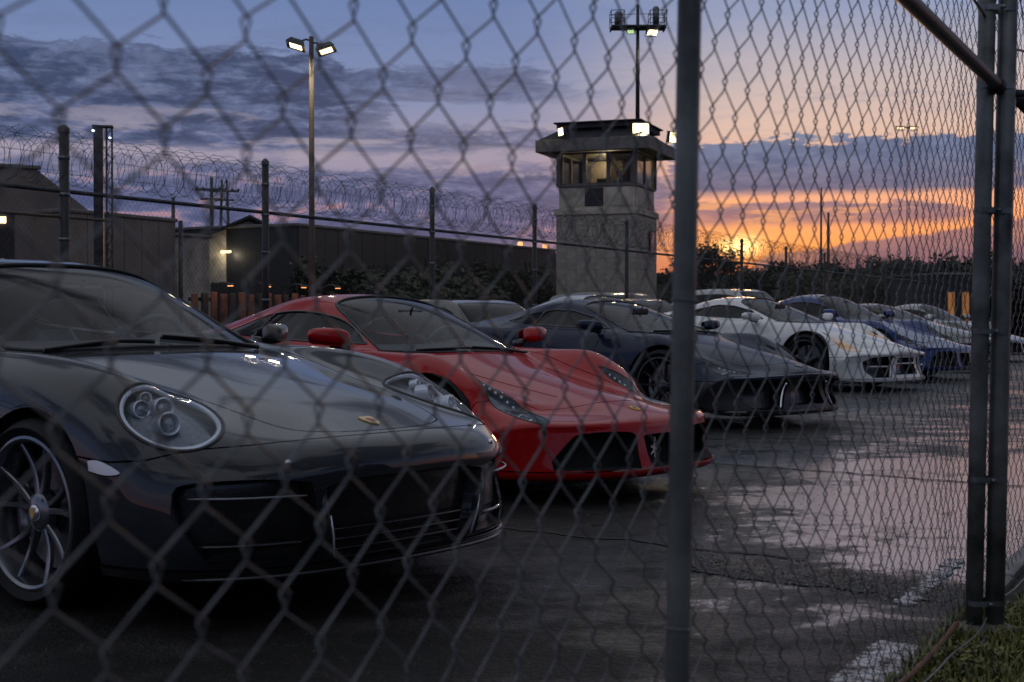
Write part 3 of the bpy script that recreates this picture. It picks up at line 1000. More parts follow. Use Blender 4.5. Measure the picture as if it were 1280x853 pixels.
# ------------------------------------------------------------------ grey rear-engined coupe (round lamps)
def net_coupe():
    r = []
    def ring(*p): r.append(list(p))
    ring((-.05,0,.165),(-.06,.25,.165),(-.09,.45,.165),(-.14,.60,.165),(-.21,.71,.165),(-.29,.79,.165),(-.39,.84,.165),(-.47,.86,.165),(-.54,.87,.165),(-.60,.87,.165))
    ring((-.01,0,.26),(-.02,.25,.26),(-.05,.45,.26),(-.10,.60,.26),(-.17,.72,.26),(-.26,.80,.26),(-.37,.85,.25),(-.46,.875,.24),(-.54,.88,.22),(-.60,.88,.19))
    ring((0,0,.39),(-.01,.25,.39),(-.04,.45,.39),(-.09,.60,.39),(-.17,.72,.39),(-.27,.80,.39),(-.38,.86,.38),(-.48,.885,.35),(-.55,.89,.30),(-.61,.885,.22))
    ring((.01,0,.49),(.0,.25,.49),(-.03,.45,.49),(-.09,.59,.49),(-.17,.71,.49),(-.28,.79,.49),(-.39,.85,.485),(-.50,.885,.45),(-.57,.895,.38),(-.62,.89,.26))
    ring((-.01,0,.56),(-.02,.25,.56),(-.06,.45,.555),(-.12,.58,.55),(-.21,.70,.55),(-.31,.78,.55),(-.43,.845,.55),(-.53,.885,.52),(-.60,.90,.45),(-.64,.895,.30))
    ring((-.07,0,.605),(-.08,.25,.605),(-.12,.44,.60),(-.19,.57,.60),(-.27,.69,.605),(-.37,.775,.605),(-.47,.84,.60),(-.57,.885,.565),(-.64,.90,.48),(-.67,.895,.32))
    ring((-.20,0,.643),(-.21,.24,.643),(-.25,.42,.638),(-.32,.56,.65),(-.39,.68,.680),(-.46,.77,.68),(-.55,.84,.665),(-.64,.885,.605),(-.70,.90,.5),(-.73,.895,.33))
    ring((-.48,0,.722),(-.48,.24,.72),(-.50,.41,.712),(-.56,.55,.73),(-.62,.67,.785),(-.67,.765,.775),(-.72,.84,.73),(-.76,.885,.64),(-.79,.90,.5),(-.82,.895,.32))
    ring((-.75,0,.78),(-.75,.24,.777),(-.76,.42,.765),(-.80,.56,.78),(-.84,.67,.845),(-.86,.765,.835),(-.88,.845,.775),(-.90,.89,.66),(-.92,.905,.5),(-.94,.90,.3))
    ring((-1.05,0,.838),(-1.05,.24,.835),(-1.06,.44,.825),(-1.08,.58,.828),(-1.10,.69,.883),(-1.11,.78,.868),(-1.12,.85,.80),(-1.13,.89,.67),(-1.13,.905,.5),(-1.13,.90,.3))
    ring((-1.30,0,.885),(-1.31,.25,.882),(-1.33,.46,.872),(-1.36,.61,.868),(-1.37,.715,.90),(-1.38,.795,.875),(-1.38,.855,.79),(-1.38,.885,.66),(-1.38,.895,.48),(-1.38,.885,.25))
    ring((-1.43,0,.915),(-1.45,.27,.912),(-1.51,.50,.903),(-1.58,.655,.895),(-1.60,.74,.905),(-1.60,.81,.875),(-1.60,.86,.79),(-1.60,.878,.65),(-1.60,.885,.45),(-1.60,.865,.20))
    ring((-1.68,0,1.045),(-1.69,.26,1.04),(-1.74,.49,1.02),(-1.82,.60,.995),(-1.80,.765,.918),(-1.80,.825,.868),(-1.80,.862,.79),(-1.80,.872,.65),(-1.80,.88,.45),(-1.80,.86,.18))
    ring((-1.95,0,1.168),(-1.95,.26,1.163),(-1.99,.465,1.14),(-2.05,.57,1.09),(-2.02,.77,.922),(-2.02,.83,.868),(-2.02,.86,.79),(-2.02,.87,.65),(-2.02,.88,.45),(-2.02,.86,.18))
    ring((-2.22,0,1.262),(-2.22,.25,1.257),(-2.25,.44,1.232),(-2.28,.55,1.165),(-2.28,.77,.924),(-2.28,.835,.868),(-2.28,.86,.79),(-2.28,.87,.65),(-2.28,.88,.45),(-2.28,.86,.18))
    ring((-2.55,0,1.30),(-2.55,.25,1.295),(-2.55,.435,1.268),(-2.55,.55,1.19),(-2.55,.77,.927),(-2.55,.835,.87),(-2.55,.862,.79),(-2.55,.872,.65),(-2.55,.88,.45),(-2.55,.86,.18))
    ring((-2.95,0,1.275),(-2.95,.25,1.27),(-2.95,.42,1.245),(-2.95,.54,1.165),(-2.95,.765,.935),(-2.95,.85,.89),(-2.95,.885,.80),(-2.95,.885,.65),(-2.95,.885,.45),(-2.95,.865,.20))
    ring((-3.35,0,1.18),(-3.35,.24,1.175),(-3.35,.40,1.15),(-3.35,.52,1.085),(-3.35,.73,.95),(-3.35,.86,.905),(-3.35,.92,.80),(-3.35,.925,.65),(-3.35,.92,.45),(-3.35,.90,.25))
    ring((-3.75,0,1.04),(-3.75,.24,1.035),(-3.75,.42,1.015),(-3.75,.55,.98),(-3.75,.72,.93),(-3.75,.85,.88),(-3.75,.915,.77),(-3.75,.925,.62),(-3.75,.92,.45),(-3.75,.90,.30))
    ring((-4.15,0,.91),(-4.15,.24,.91),(-4.15,.42,.90),(-4.15,.56,.89),(-4.15,.69,.87),(-4.12,.81,.82),(-4.10,.88,.72),(-4.08,.905,.60),(-4.06,.90,.45),(-4.04,.88,.30))
    ring((-4.42,0,.80),(-4.42,.24,.80),(-4.40,.42,.80),(-4.37,.56,.79),(-4.32,.68,.77),(-4.27,.79,.72),(-4.20,.86,.65),(-4.15,.89,.55),(-4.10,.89,.42),(-4.05,.87,.28))
    ring((-4.49,0,.62),(-4.48,.24,.62),(-4.46,.42,.62),(-4.43,.57,.62),(-4.38,.69,.60),(-4.31,.79,.57),(-4.22,.86,.52),(-4.15,.885,.45),(-4.10,.885,.36),(-4.04,.87,.26))
    ring((-4.45,0,.30),(-4.44,.24,.30),(-4.42,.42,.30),(-4.39,.57,.30),(-4.34,.68,.29),(-4.28,.78,.28),(-4.20,.84,.27),(-4.13,.86,.26),(-4.08,.86,.24),(-4.02,.85,.22))
    return r

def ell(cx, cy, a, b, rot=0, n=40, p=2.0):
    o = []
    for k in range(n):
        t = 2 * PI * k / n; c, s = math.cos(t), math.sin(t)
        x = a * math.copysign(abs(c) ** (2 / p), c); y = b * math.copysign(abs(s) ** (2 / p), s)
        o.append((cx + x * math.cos(rot) - y * math.sin(rot), cy + x * math.sin(rot) + y * math.cos(rot)))
    return o

def build_coupe(loc, rz, scale, label, colour, body_label=None):
    car = empty('parked_car', loc, rz, label, 'car', 'sports cars parked in the row')
    car.scale = (scale,) * 3
    P = paint('grey_paint', colour, metal=.0, rough=.5, coat=.9)
    sh = Shell(net_coupe(), 10, 9)
    XF, XR, WR, AR = -1.02, -3.47, .335, .372
    big = lambda c: c[:, 1] > .45
    sh.cut('gone', 'side', ell(XF, WR, AR, AR, n=48), .05, lim=big)
    sh.cut('gone', 'side', ell(XR, WR, AR + .01, AR + .01, n=48), .05, lim=big)
    # glass
    wsc = smooth([(-1.40, -.2), (-1.405, .15), (-1.435, .36), (-1.50, .53), (-1.585, .628), (-1.70, .60), (-1.95, .535), (-2.12, .485), (-2.19, .43), (-2.225, .25), (-2.235, -.2)], 4, sharp=(0, 4, 10))
    sh.cut('windscreen', 'top', wsc, .1, lim=lambda c: (c[:, 0] < -1.3) & (c[:, 2] > .86))
    sw = smooth([(-1.78, .945), (-2.30, .945), (-2.80, .955), (-3.22, .985), (-3.36, 1.02), (-3.30, 1.07), (-3.02, 1.135), (-2.62, 1.178), (-2.33, 1.162), (-2.05, 1.075)], 4, sharp=(0,))
    sh.cut('side_glass', 'side', sw, .2, lim=lambda c: c[:, 2] > .9)
    sh.split('quarter_glass', 'side_glass', lambda c: c[:, 0] < -2.78)
    rg = smooth([(-2.93, -.2), (-2.95, .30), (-3.02, .385), (-3.40, .36), (-3.70, .33), (-3.76, .22), (-3.77, -.2)], 4, sharp=(0, 6))
    sh.cut('rear_glass', 'top', rg, .1)
    # panels
    hood = smooth([(-.125, -.2), (-.13, .12), (-.165, .28), (-.25, .385), (-.45, .44), (-.80, .495), (-1.10, .555), (-1.38, .628), (-1.42, .60), (-1.40, .40), (-1.375, .2), (-1.365, -.2)], 4, sharp=(0, 7, 11))
    sh.cut('bonnet', 'top', hood, .1, within=('body',))
    D = ((.80, .50, .34), (-.49, .685, .70))
    LO = ell(.0, -.012, .185, .140, -.62, 48, 2.05)
    sh.cut('headlight_lens', D, LO, .0, within=('body',), lim=lambda c: (c[:, 1] > .4) & (c[:, 0] > -1.0))
    sh.cut('side_marker', 'side', smooth([(-.655, .545), (-.60, .548), (-.53, .528), (-.50, .508), (-.56, .500), (-.645, .510)], 3, sharp=(0, 5)), .1, within=('body',))
    sh.cut('side_intake', 'front', smooth([(.405, .215), (.43, .36), (.46, .475), (.60, .492), (.76, .485), (.815, .45), (.80, .32), (.74, .215)], 3, sharp=(0, 2, 7)), .15, within=('body',))
    sh.cut('centre_intake', 'front', smooth([(-.2, .205), (-.2, .475), (.25, .475), (.395, .455), (.375, .33), (.345, .205)], 3, sharp=(0, 1, 3, 5)), .15, within=('body',))
    sh.cut('front_lip', 'side', [(.1, .10), (.1, .20), (-.2, .20), (-.50, .198), (-.68, .195), (-.68, .10)], -2, within=('body',))
    sh.cut('bumper', 'side', [(-.68, .1), (-.72, .555), (-.55, .545), (-.42, .555), (-.30, .59), (-.20, .60), (-.125, .612), (.1, .64), (.1, .1)], -2, within=('body',))
    sh.cut('door', 'side', smooth([(-1.66, .91), (-1.70, .60), (-1.69, .34), (-1.66, .26), (-2.3, .245), (-2.70, .27), (-2.80, .40), (-2.90, .66), (-2.91, .80), (-2.84, .93)], 3, sharp=(0, 9)), .1, within=('body',))
    sh.split('sill', 'body', lambda c: (c[:, 2] < .245) & (c[:, 0] < -1.3) & (c[:, 0] > -3.2))
    sh.split('rear_bumper', 'body', lambda c: (c[:, 0] < -3.85) & (c[:, 2] < .70))
    panel('body', sh.region('body'), P, car, 0, gap=.003)
    panel('bonnet', sh.region('bonnet'), P, car, 0)
    panel('windscreen', sh.region('windscreen'), M['glass'], car, 0, gap=.001, rim=.006, push=-.003)
    seal('windscreen_seal', sh.region('windscreen'), .010, M['black'], car, 0)
    panel('rear_window', sh.region('rear_glass'), M['glass_dark'], car, 0, gap=.001, rim=.006)
    b = panel('front_bumper', sh.region('bumper'), P, car, 0)
    panel('front_lip', sh.region('front_lip'), M['gloss_black'], car, 0, push=.012)
    panel('rear_bumper', sh.region('rear_bumper'), P, car, 0)
    recess('centre_grille', sh.region('centre_intake'), .05, (-1, 0, .0), M['satin_black'], car, 0)
    for sd in (-1, 1):
        d = panel('door', sh.region('door'), P, car, sd)
        panel('side_window', sh.region('side_glass'), M['glass'], car, sd, gap=.001, rim=.005, push=-.004)
        panel('quarter_window', sh.region('quarter_glass'), M['glass_dark'], car, sd, gap=.006, rim=.005, push=-.004)
        seal('window_seal', sh.region('side_glass'), .009, M['gloss_black'], car, sd)
        panel('sill', sh.region('sill'), M['gloss_black'], car, sd)
        recess('side_intake', sh.region('side_intake'), .06, (-1, -.1, 0), M['satin_black'], car, sd)
        # slim position lamp
        q = [sh.ray('front', (y, .435))[0] for y in np.linspace(.475, .79, 9)]
        g = G(); g.tube([Vector((p.x + .002, sd * p.y, p.z)) for p in q], [.003] + [.0055] * 7 + [.003], 8); g.obj('position_lamp', M['rim_silver'], car)
        # slats in the side intake
        for z in (.275,):
            q = [sh.ray('front', (y, z))[0] for y in np.linspace(.435, .77, 7)]
            g = G(); g.tube([Vector((p.x - .03, sd * p.y, p.z)) for p in q], .0075, 6); g.obj('intake_slat', M['gloss_black'], car)
        # blade between the intakes
        q = [sh.ray('front', yz)[0] for yz in ((.405, .46), (.40, .38), (.385, .30), (.40, .21))]
        g = G(); g.tube([Vector((p.x - .01, sd * p.y, p.z)) for p in q], [.006, .02, .024, .012], 8); bl = g.obj('bumper_blade', P, car)
        q = [sh.ray('front', yz)[0] for yz in ((.385, .36), (.37, .29), (.352, .215))]
        g = G(); g.tube([Vector((p.x + .010, sd * p.y, p.z)) for p in q], [.002, .004, .005], 6); g.obj('blade_edge', M['lamp_chrome'], bl)
        # lamp unit: bowl, lens, three projectors, clear cover
        reg = sh.region('headlight_lens')
        panel('headlight_lens', reg, M['lens'], car, sd, gap=.004, rim=.004, push=.001)
        n, u, v = sh.frame(D)
        bowl = recess('headlight_bowl', reg, -.085, n, M['lamp_bowl'], car, sd, 1)
        seal('headlight_rim', reg, .0075, M['black'], car, sd, -.002)
        seal('headlight_ring', (reg[0] * .0 + (reg[0].mean(0) + (reg[0] - reg[0].mean(0)) * .93) - n * .02, reg[1], reg[2]), .012, M['lamp_chrome'], car, sd)
        look = Vector((.93, .25 * 1, .12)).normalized()
        for (lu, lv, rad, dep, ln) in ((-.088, .034, .032, .062, .06), (-.016, .030, .037, .045, .055), (-.006, -.046, .041, .040, .06), (-.072, .080, .023, .05, .03)):
            p, _ = sh.ray(D, (lu, lv))
            p = p - Vector(n) * dep * 1.0
            pm = Vector((p.x, sd * p.y, p.z)); lk = Vector((look.x, sd * look.y, look.z))
            T = T3(pm, lk)
            g = G(); g.lathe([(rad * .98, -ln), (rad, 0), (rad * .97, .006), (rad * .85, .007), (rad * .80, -.004), (rad * .62, -.02)], 28, T); g.obj('projector_ring', M['lamp_chrome'], bowl)
            g = G(); g.lathe([(0, .004), (rad * .3, .002), (rad * .55, -.006), (rad * .74, -.018)], 24, T); g.obj('projector_lens', M['lamp_eye'], bowl)
        panel('side_marker', sh.region('side_marker'), M['lamp_white'], car, sd, gap=.001, push=.003)
        # washer cap and tow point
        p, nn = sh.ray('front', (.52, .545)); pm = Vector((p.x, sd * p.y, p.z)); nm = Vector((nn.x, sd * nn.y, nn.z))
        g = G(); g.lathe([(0, .010), (.007, .008), (.011, .002), (.012, -.004)], 16, T3(pm, nm)); g.obj('parking_sensor', M['chrome'], car)
        # tail lamp
        q = [sh.ray('rear', (y, .73))[0] for y in np.linspace(.45, .80, 6)]
        if all(p is not None for p in q):
            g = G(); g.tube([Vector((p.x - .004, sd * p.y, p.z)) for p in q], .025, 8); g.obj('tail_lamp', M['badge_red'], car)
    # central grille slats
    for z in (.235, .27, .305):
        q = [sh.ray('front', (y, z))[0] for y in np.linspace(0, .365, 6)]
        L = [Vector((p.x - .025, -p.y, p.z)) for p in q[::-1]] + [Vector((p.x - .025, p.y, p.z)) for p in q[1:]]
        g = G(); g.tube(L, .0045, 6); g.obj('grille_slat', M['gloss_black'], car)
    # splitter edge
    L = [sh.ray('front', (y, .18))[0] for y in np.linspace(0, .80, 14)]
    L = [Vector((p.x + .016, -p.y, p.z - .01)) for p in L[::-1]] + [Vector((p.x + .016, p.y, p.z - .01)) for p in L[1:]]
    g = G(); g.tube(L, [.003] + [.008] * (len(L) - 2) + [.003], 8); g.obj('splitter_edge', M['rim_dark'], car)
    badge(car, sh, 'top', (-.215, 0.0), [(shield(.036), .003, 'gold'), (shield(.016), .0042, 'badge_red')], 'bonnet_crest', up=(-1, 0, .3))
    mirror_pair(car, sh, (-1.80, .80, .905), (-1.80, .93, .945), (.15, .175, .105), P, M['gloss_black'])
    for k in (0, 1):
        y0 = .52 - k * .56
        wiper(car, sh, [(-1.42 - .0, y0 - .02), (-1.445, y0 - .18), (-1.455, y0 - .36), (-1.47, y0 - .50)])
    put_wheels(car, (.335, .245, .268, 5, .30, 'rim_silver', 'steel', 'gold'), (XF, XR), .775, WR, .0)
    arch_liners(car, (XF, XR), AR, z=WR)
    cabin(car, -1.45, -3.1, .70, .20, .90, (-2.02, .36, .86), ((-2.55, .36), (-2.55, -.36)), M['leather_pale'])
    rear_mirror(car, (-2.02, 0, 1.14))
    underbody(car, -.45, -4.2, .78, .14, (XF, XR))
    exhaust(car, ((.45, .27, -4.42), (-.45, .27, -4.42)), .04)
    return car, sh

# ------------------------------------------------------------------ low mid-engined cars
def net_super(st, fascia, rear, ys=(0, .25, .45, .60, .73, .82, .89, .93, .945, .95), W=.95):
    """fascia: (x, z, sweep scale, end z); st: (x, sweep, zc, y2, z2, y3, z3, y4, z4, y5, z5, W)"""
    r = []
    dx = (0, -.01, -.04, -.10, -.18, -.29, -.41, -.52, -.60, -.66)
    for f in fascia:
        x, z, k, ze = f[:4]; wy = f[4] if len(f) > 4 else 1.0
        r.append([(x + dx[i] * k, ys[i] * W / .95 * wy, z if i <= 5 else z + (ze - z) * (0, .12, .35, .65, 1)[i - 5]) for i in range(10)])
    for (x, s_, zc, y2, z2, y3, z3, y4, z4, y5, z5, w) in st:
        r.append([(x, 0, zc), (x - .06 * s_, y2 * .52, zc * .72 + z2 * .28), (x - .3 * s_, y2, z2), (x - .6 * s_, y3, z3), (x - .85 * s_, y4, z4), (x - s_, y5, z5),
                  (x - s_, w - .022, z5 - .10 if z5 > .6 else z5 * .86), (x - s_, w, min(.58, z5 * .74)), (x - s_, w - .004, min(.40, z5 * .55)), (x - s_, w - .025, .17)])
    for f in rear:
        x, z, k, ze = f[:4]; wy = f[4] if len(f) > 4 else 1.0
        r.append([(x - dx[i] * k, ys[i] * W / .95 * wy, z if i <= 5 else z + (ze - z) * (0, .12, .35, .65, 1)[i - 5]) for i in range(10)])
    return r

def build_super(sp, loc, rz, scale, label, group='sports cars parked in the row', detail=2):
    car = empty('parked_car', loc, rz, label, 'car', group)
    car.scale = (scale,) * 3 if not isinstance(scale, tuple) else scale
    P = sp['paint']
    q = {2: (9, 8), 1: (6, 5), 0: (4, 4)}[detail]
    sh = Shell(sp['net'], *q)
    XF, XR, WR, AR = sp['xf'], sp['xr'], sp['wr'], sp['ar']
    big = lambda c: c[:, 1] > .45
    sh.cut('gone', 'side', ell(XF, WR, AR, AR, n=40), .3, lim=lambda c: c[:, 1] > .7)
    sh.cut('gone', 'side', ell(XR, WR, AR + .012, AR + .012, n=40), .05, lim=big)
    sh.cut('windscreen', 'top', sp['wsc'], .1, lim=lambda c: (c[:, 0] < sp['wsc'][0][0] + .2) & (c[:, 2] > sp.get('wz', .72)))
    sh.cut('side_glass', 'side', sp['sw'], .15, lim=lambda c: c[:, 2] > .7)
    if 'qx' in sp: sh.split('quarter_glass', 'side_glass', lambda c: c[:, 0] < sp['qx'])
    if 'rg' in sp: sh.cut('rear_glass', 'top', sp['rg'], .1, within=('body',))
    for (nm, d, poly, *r) in sp['lamps']:
        sh.cut(nm, d, poly, .08, within=('body',), lim=lambda c: (c[:, 0] > -1.4) & (c[:, 1] > .2))
    sh.cut('bonnet', 'top', sp['hood'], .1, within=('body',))
    for (nm, d, poly, *r) in sp['openings']:
        sh.cut(nm, d, poly, .06, within=('body',))
    if 'lip' in sp: sh.cut('front_lip', 'side', [(.1, .02), (.1, sp['lip']), (-.70, sp['lip'] + .005), (-.70, .02)], -2, within=('body',))
    if 'dark' in sp: sh.cut('lower_bumper', 'front', sp['dark'], -.2, within=('body',), lim=lambda c: c[:, 0] > -.8)
    sh.cut('bumper', 'side', sp['bumper'], -2, within=('body',))
    sh.cut('door', 'side', sp['door'], .1, within=('body',))
    sh.split('sill', 'body', lambda c: (c[:, 2] < .235) & (c[:, 0] < -1.45) & (c[:, 0] > -3.3))
    panel('body', sh.region('body'), P, car, 0, gap=.003)
    panel('bonnet', sh.region('bonnet'), P, car, 0)
    panel('windscreen', sh.region('windscreen'), M['glass'], car, 0, gap=.001, rim=.006, push=-.003)
    if detail: seal('windscreen_seal', sh.region('windscreen'), .010, M['black'], car, 0)
    if 'rg' in sp: panel('rear_window', sh.region('rear_glass'), M['glass_dark'], car, 0, gap=.001, rim=.006)
    panel('front_bumper', sh.region('bumper'), P, car, 0)
    if 'dark' in sp: panel('lower_bumper', sh.region('lower_bumper'), sp.get('darkmat', M['black']), car, 0)
    if 'lip' in sp: panel('front_lip', sh.region('front_lip'), sp.get('lipmat', P), car, 0, push=.014)
    for (nm, d, poly, depth, mk, cen) in sp['openings']:
        for sd in ((0,) if cen else (-1, 1)):
            recess(nm, sh.region(nm), depth, (-1, -.05, 0), M[mk], car, sd)
    for sd in (-1, 1):
        panel('door', sh.region('door'), P, car, sd)
        panel('side_window', sh.region('side_glass'), M[sp.get('sidemat', 'glass_dark')], car, sd, gap=.001, rim=.005, push=-.004)
        if 'qx' in sp: panel('quarter_window', sh.region('quarter_glass'), M['glass_dark'], car, sd, gap=.010, rim=.005, push=-.004)
        if detail: seal('window_seal', sh.region('side_glass'), .008, M['gloss_black'], car, sd)
        panel('sill', sh.region('sill'), M['gloss_black'], car, sd)
        for (nm, d, poly, mk, bowlmk, proj, *ex) in sp['lamps']:
            reg = sh.region(nm)
            if reg is None: continue
            if bowlmk is None:
                panel(nm, reg, M[mk], car, sd, gap=.001, rim=.004, push=.002); continue
            panel(nm, reg, M[mk], car, sd, gap=.003, rim=.004, push=.001)
            nrm = reg[1].mean(0); nrm /= np.linalg.norm(nrm)
            bowl = recess(nm.replace('lens', 'bowl'), reg, -.05, nrm, M[bowlmk], car, sd, 1)
            if detail: seal(nm.replace('lens', 'rim'), reg, .006, M['black'], car, sd, -.002)
            look = Vector((.95, .2, .12)).normalized()
            for (pt, rad) in proj:
                p, _ = sh.ray(d, pt)
                if p is None: continue
                p = p - Vector(nrm) * (rad * .9 + .004)
                T = T3((p.x, sd * p.y, p.z), (look.x, sd * look.y, look.z))
                g = G(); g.lathe([(rad * .98, -rad), (rad, 0), (rad * .97, .006), (rad * .85, .007), (rad * .80, -.004), (rad * .62, -.02)], 20, T); g.obj('projector_ring', M['lamp_chrome'], bowl)
                g = G(); g.lathe([(0, .004), (rad * .3, .002), (rad * .55, -.006), (rad * .8, -.018)], 20, T); g.obj('projector_lens', M['lamp_eye'], bowl)
            for strip in ex:
                ps = [sh.ray(d, pt)[0] for pt in strip]
                ps = [Vector((p.x, sd * p.y, p.z)) - Vector((nrm[0], sd * nrm[1], nrm[2])) * .012 for p in ps if p is not None]
                if len(ps) > 1:
                    for k, p in enumerate(ps):
                        g = G(); g.lathe([(0, .004), (.008, .002), (.011, -.004)], 10, T3(p, (look.x, sd * look.y, .5))); g.obj('daytime_led', M['lamp_white'], bowl)
        for (nm, d, line, rad, mk) in sp.get('lines', ()):
            ps = [sh.ray(d, pt)[0] for pt in smooth(line, 4, closed=False)]
            ps = [Vector((p.x + .004, sd * p.y, p.z)) for p in ps if p is not None]
            if len(ps) > 1:
                g = G(); g.tube(ps, rad, 6); g.obj(nm, M[mk] if isinstance(mk, str) else mk, car)
        for k, (y, z) in enumerate(sp.get('tails', ((.62, .78),))):
            p, nn = sh.ray('rear', (y, z))
            if p is None: continue
            g = G(); g.lathe([(0, .012), (.05, .008), (.07, -.004)], 20, T3((p.x, sd * p.y, p.z), (-1, 0, .1))); g.obj('tail_lamp', M['badge_red'], car)
    for b in sp.get('badges', ()): badge(car, sh, *b)
    mb, mt, ms, mm = sp['mirror']
    mirror_pair(car, sh, mb, mt, ms, mm, M['gloss_black'])
    if detail == 2:
        wiper(car, sh, sp['wipe'][0]); wiper(car, sh, sp['wipe'][1])
    put_wheels(car, sp['wheel'], (XF, XR), sp['track'], WR)
    arch_liners(car, (XF, XR), AR - .014, sp['track'] - .16, sp['track'] + .10, z=WR)
    cb = sp['cabin']
    cabin(car, cb[0], cb[1], .72, .18, cb[2], (cb[0] - .58, .36, cb[2] - .03), ((cb[0] - 1.12, .36), (cb[0] - 1.12, -.36)), M['leather'])
    if detail: rear_mirror(car, (cb[0] - .52, 0, cb[3]))
    underbody(car, -.55, -4.2, .84, .13, (XF, XR), AR)
    return car, sh

# red berlinetta -----------------------------------------------------
def spec_red():
    W = .965
    fas = [(-.03, .145, 1.0, .165), (.02, .175, 1.0, .175), (-.01, .26, .98, .19), (-.03, .36, .98, .22), (-.05, .425, .98, .28), (-.09, .465, 1.0, .31)]
    st = [(-.19, .56, .497, .45, .495, .60, .50, .73, .515, .835, .525, .93),
          (-.36, .50, .540, .45, .533, .60, .56, .735, .61, .86, .635, .955),
          (-.58, .42, .590, .45, .575, .60, .615, .745, .715, .875, .722, .965),
          (-.84, .30, .648, .45, .625, .575, .655, .735, .795, .87, .785, .968),
          (-1.10, .18, .705, .45, .68, .565, .70, .735, .835, .87, .805, .968),
          (-1.36, .12, .765, .46, .745, .575, .752, .735, .842, .875, .79, .962),
          (-1.58, .16, .825, .50, .812, .63, .815, .76, .848, .865, .79, .952),
          (-1.68, .24, .862, .54, .85, .69, .842, .80, .848, .868, .79, .945),
          (-1.90, .22, .975, .51, .955, .635, .93, .81, .858, .87, .79, .94),
          (-2.15, .16, 1.09, .48, 1.06, .60, 1.015, .81, .868, .875, .795, .94),
          (-2.42, .10, 1.185, .455, 1.152, .575, 1.09, .81, .878, .88, .80, .94),
          (-2.70, .04, 1.222, .44, 1.192, .57, 1.115, .81, .888, .89, .81, .945),
          (-3.00, 0, 1.205, .43, 1.172, .56, 1.09, .80, .90, .90, .835, .955),
          (-3.35, 0, 1.13, .42, 1.095, .55, 1.03, .77, .92, .905, .87, .97),
          (-3.70, 0, 1.035, .43, 1.01, .56, .975, .76, .935, .905, .885, .975),
          (-4.05, 0, .955, .45, .945, .58, .93, .76, .915, .89, .86, .97),
          (-4.32, 0, .905, .46, .90, .60, .89, .75, .88, .86, .82, .95)]
    rear = [(-4.50, .82, .55, .32), (-4.54, .60, .58, .30), (-4.48, .34, .58, .26)]
    S_ = smooth
    return dict(net=net_super(st, fas, rear, W=W), paint=paint('red_paint', (.42, .003, .005), metal=.0, rough=.5, coat=.6), xf=-1.14, xr=-3.78, wr=.345, ar=.382,
        wsc=S_([(-1.60, -.2), (-1.61, .2), (-1.68, .46), (-1.80, .66), (-1.95, .62), (-2.20, .555), (-2.40, .50), (-2.47, .42), (-2.52, .2), (-2.53, -.2)], 4, sharp=(0, 3, 9)),
        sw=S_([(-1.93, .885), (-2.5, .905), (-2.98, .925), (-3.30, .95), (-3.36, .975), (-3.12, 1.06), (-2.80, 1.098), (-2.5, 1.085), (-2.22, 1.025)], 4, sharp=(0, 4)), qx=-2.98,
        rg=S_([(-3.05, -.2), (-3.07, .30), (-3.2, .37), (-3.7, .33), (-3.9, .28), (-3.92, -.2)], 4, sharp=(0, 5)),
        hood=S_([(-.40, -.2), (-.405, .2), (-.44, .40), (-.53, .56), (-.68, .585), (-.95, .60), (-1.25, .60), (-1.55, .655), (-1.70, .665), (-1.62, .45), (-1.565, .2), (-1.56, -.2)], 4, sharp=(0, 3, 8, 11)),
        lamps=[('headlight_lens', 'top', S_([(-1.04, .675), (-.84, .735), (-.62, .79), (-.42, .825), (-.29, .81), (-.31, .74), (-.45, .665), (-.64, .622), (-.86, .622)], 4, sharp=(0, 4)), 'lens', 'lamp_bowl', (((-.52, .725), .038), ((-.41, .765), .022)), [(-.66 - .045 * k, .65 + .004 * k) for k in range(7)])],
        openings=[('side_intake', 'front', S_([(.27, .19), (.255, .37), (.32, .395), (.60, .40), (.70, .37), (.80, .25), (.80, .20)], 3, sharp=(0, 1, 5, 6)), .14, 'void', False),
                  ('centre_intake', 'front', S_([(-.1, .19), (-.1, .375), (.16, .37), (.185, .355), (.17, .22), (.15, .19)], 3, sharp=(0, 1, 3, 5)), .10, 'void', True)],
        lip=.185, bumper=[(-.78, .1), (-.80, .56), (-.66, .60), (-.50, .55), (-.44, .538), (-.40, .545), (.1, .60), (.1, .1)],
        door=S_([(-1.92, .84), (-1.98, .60), (-1.96, .34), (-1.92, .25), (-2.6, .24), (-2.95, .27), (-3.05, .45), (-3.18, .68), (-3.2, .80), (-3.10, .895)], 3, sharp=(0, 9)),
        mirror=((-1.94, .84, .86), (-1.92, 1.03, .93), (.20, .25, .125), None), wipe=([(-1.63, .60), (-1.63, .35), (-1.645, .05)], [(-1.63, .02), (-1.64, -.22), (-1.68, -.46)]),
        wheel=(.345, .25, .268, 5, .30, 'rim_dark', 'caliper_red', 'badge_yellow'), track=.825, cabin=(-1.66, -3.0, .85, 1.08),
        lines=(('bonnet_crease', 'top', [(-.62, .30), (-.95, .36), (-1.3, .42)], .0012, 'void'),),
        badges=(('top', (-.24, 0), [(ell(0, 0, .028, .040), .003, 'badge_yellow'), ([(x * .022, y * .022) for x, y in HORSE], .0045, 'black')], 'bonnet_crest', .002, (1,), (-1, 0, .3)),
                ),
        tails=((.62, .80),))

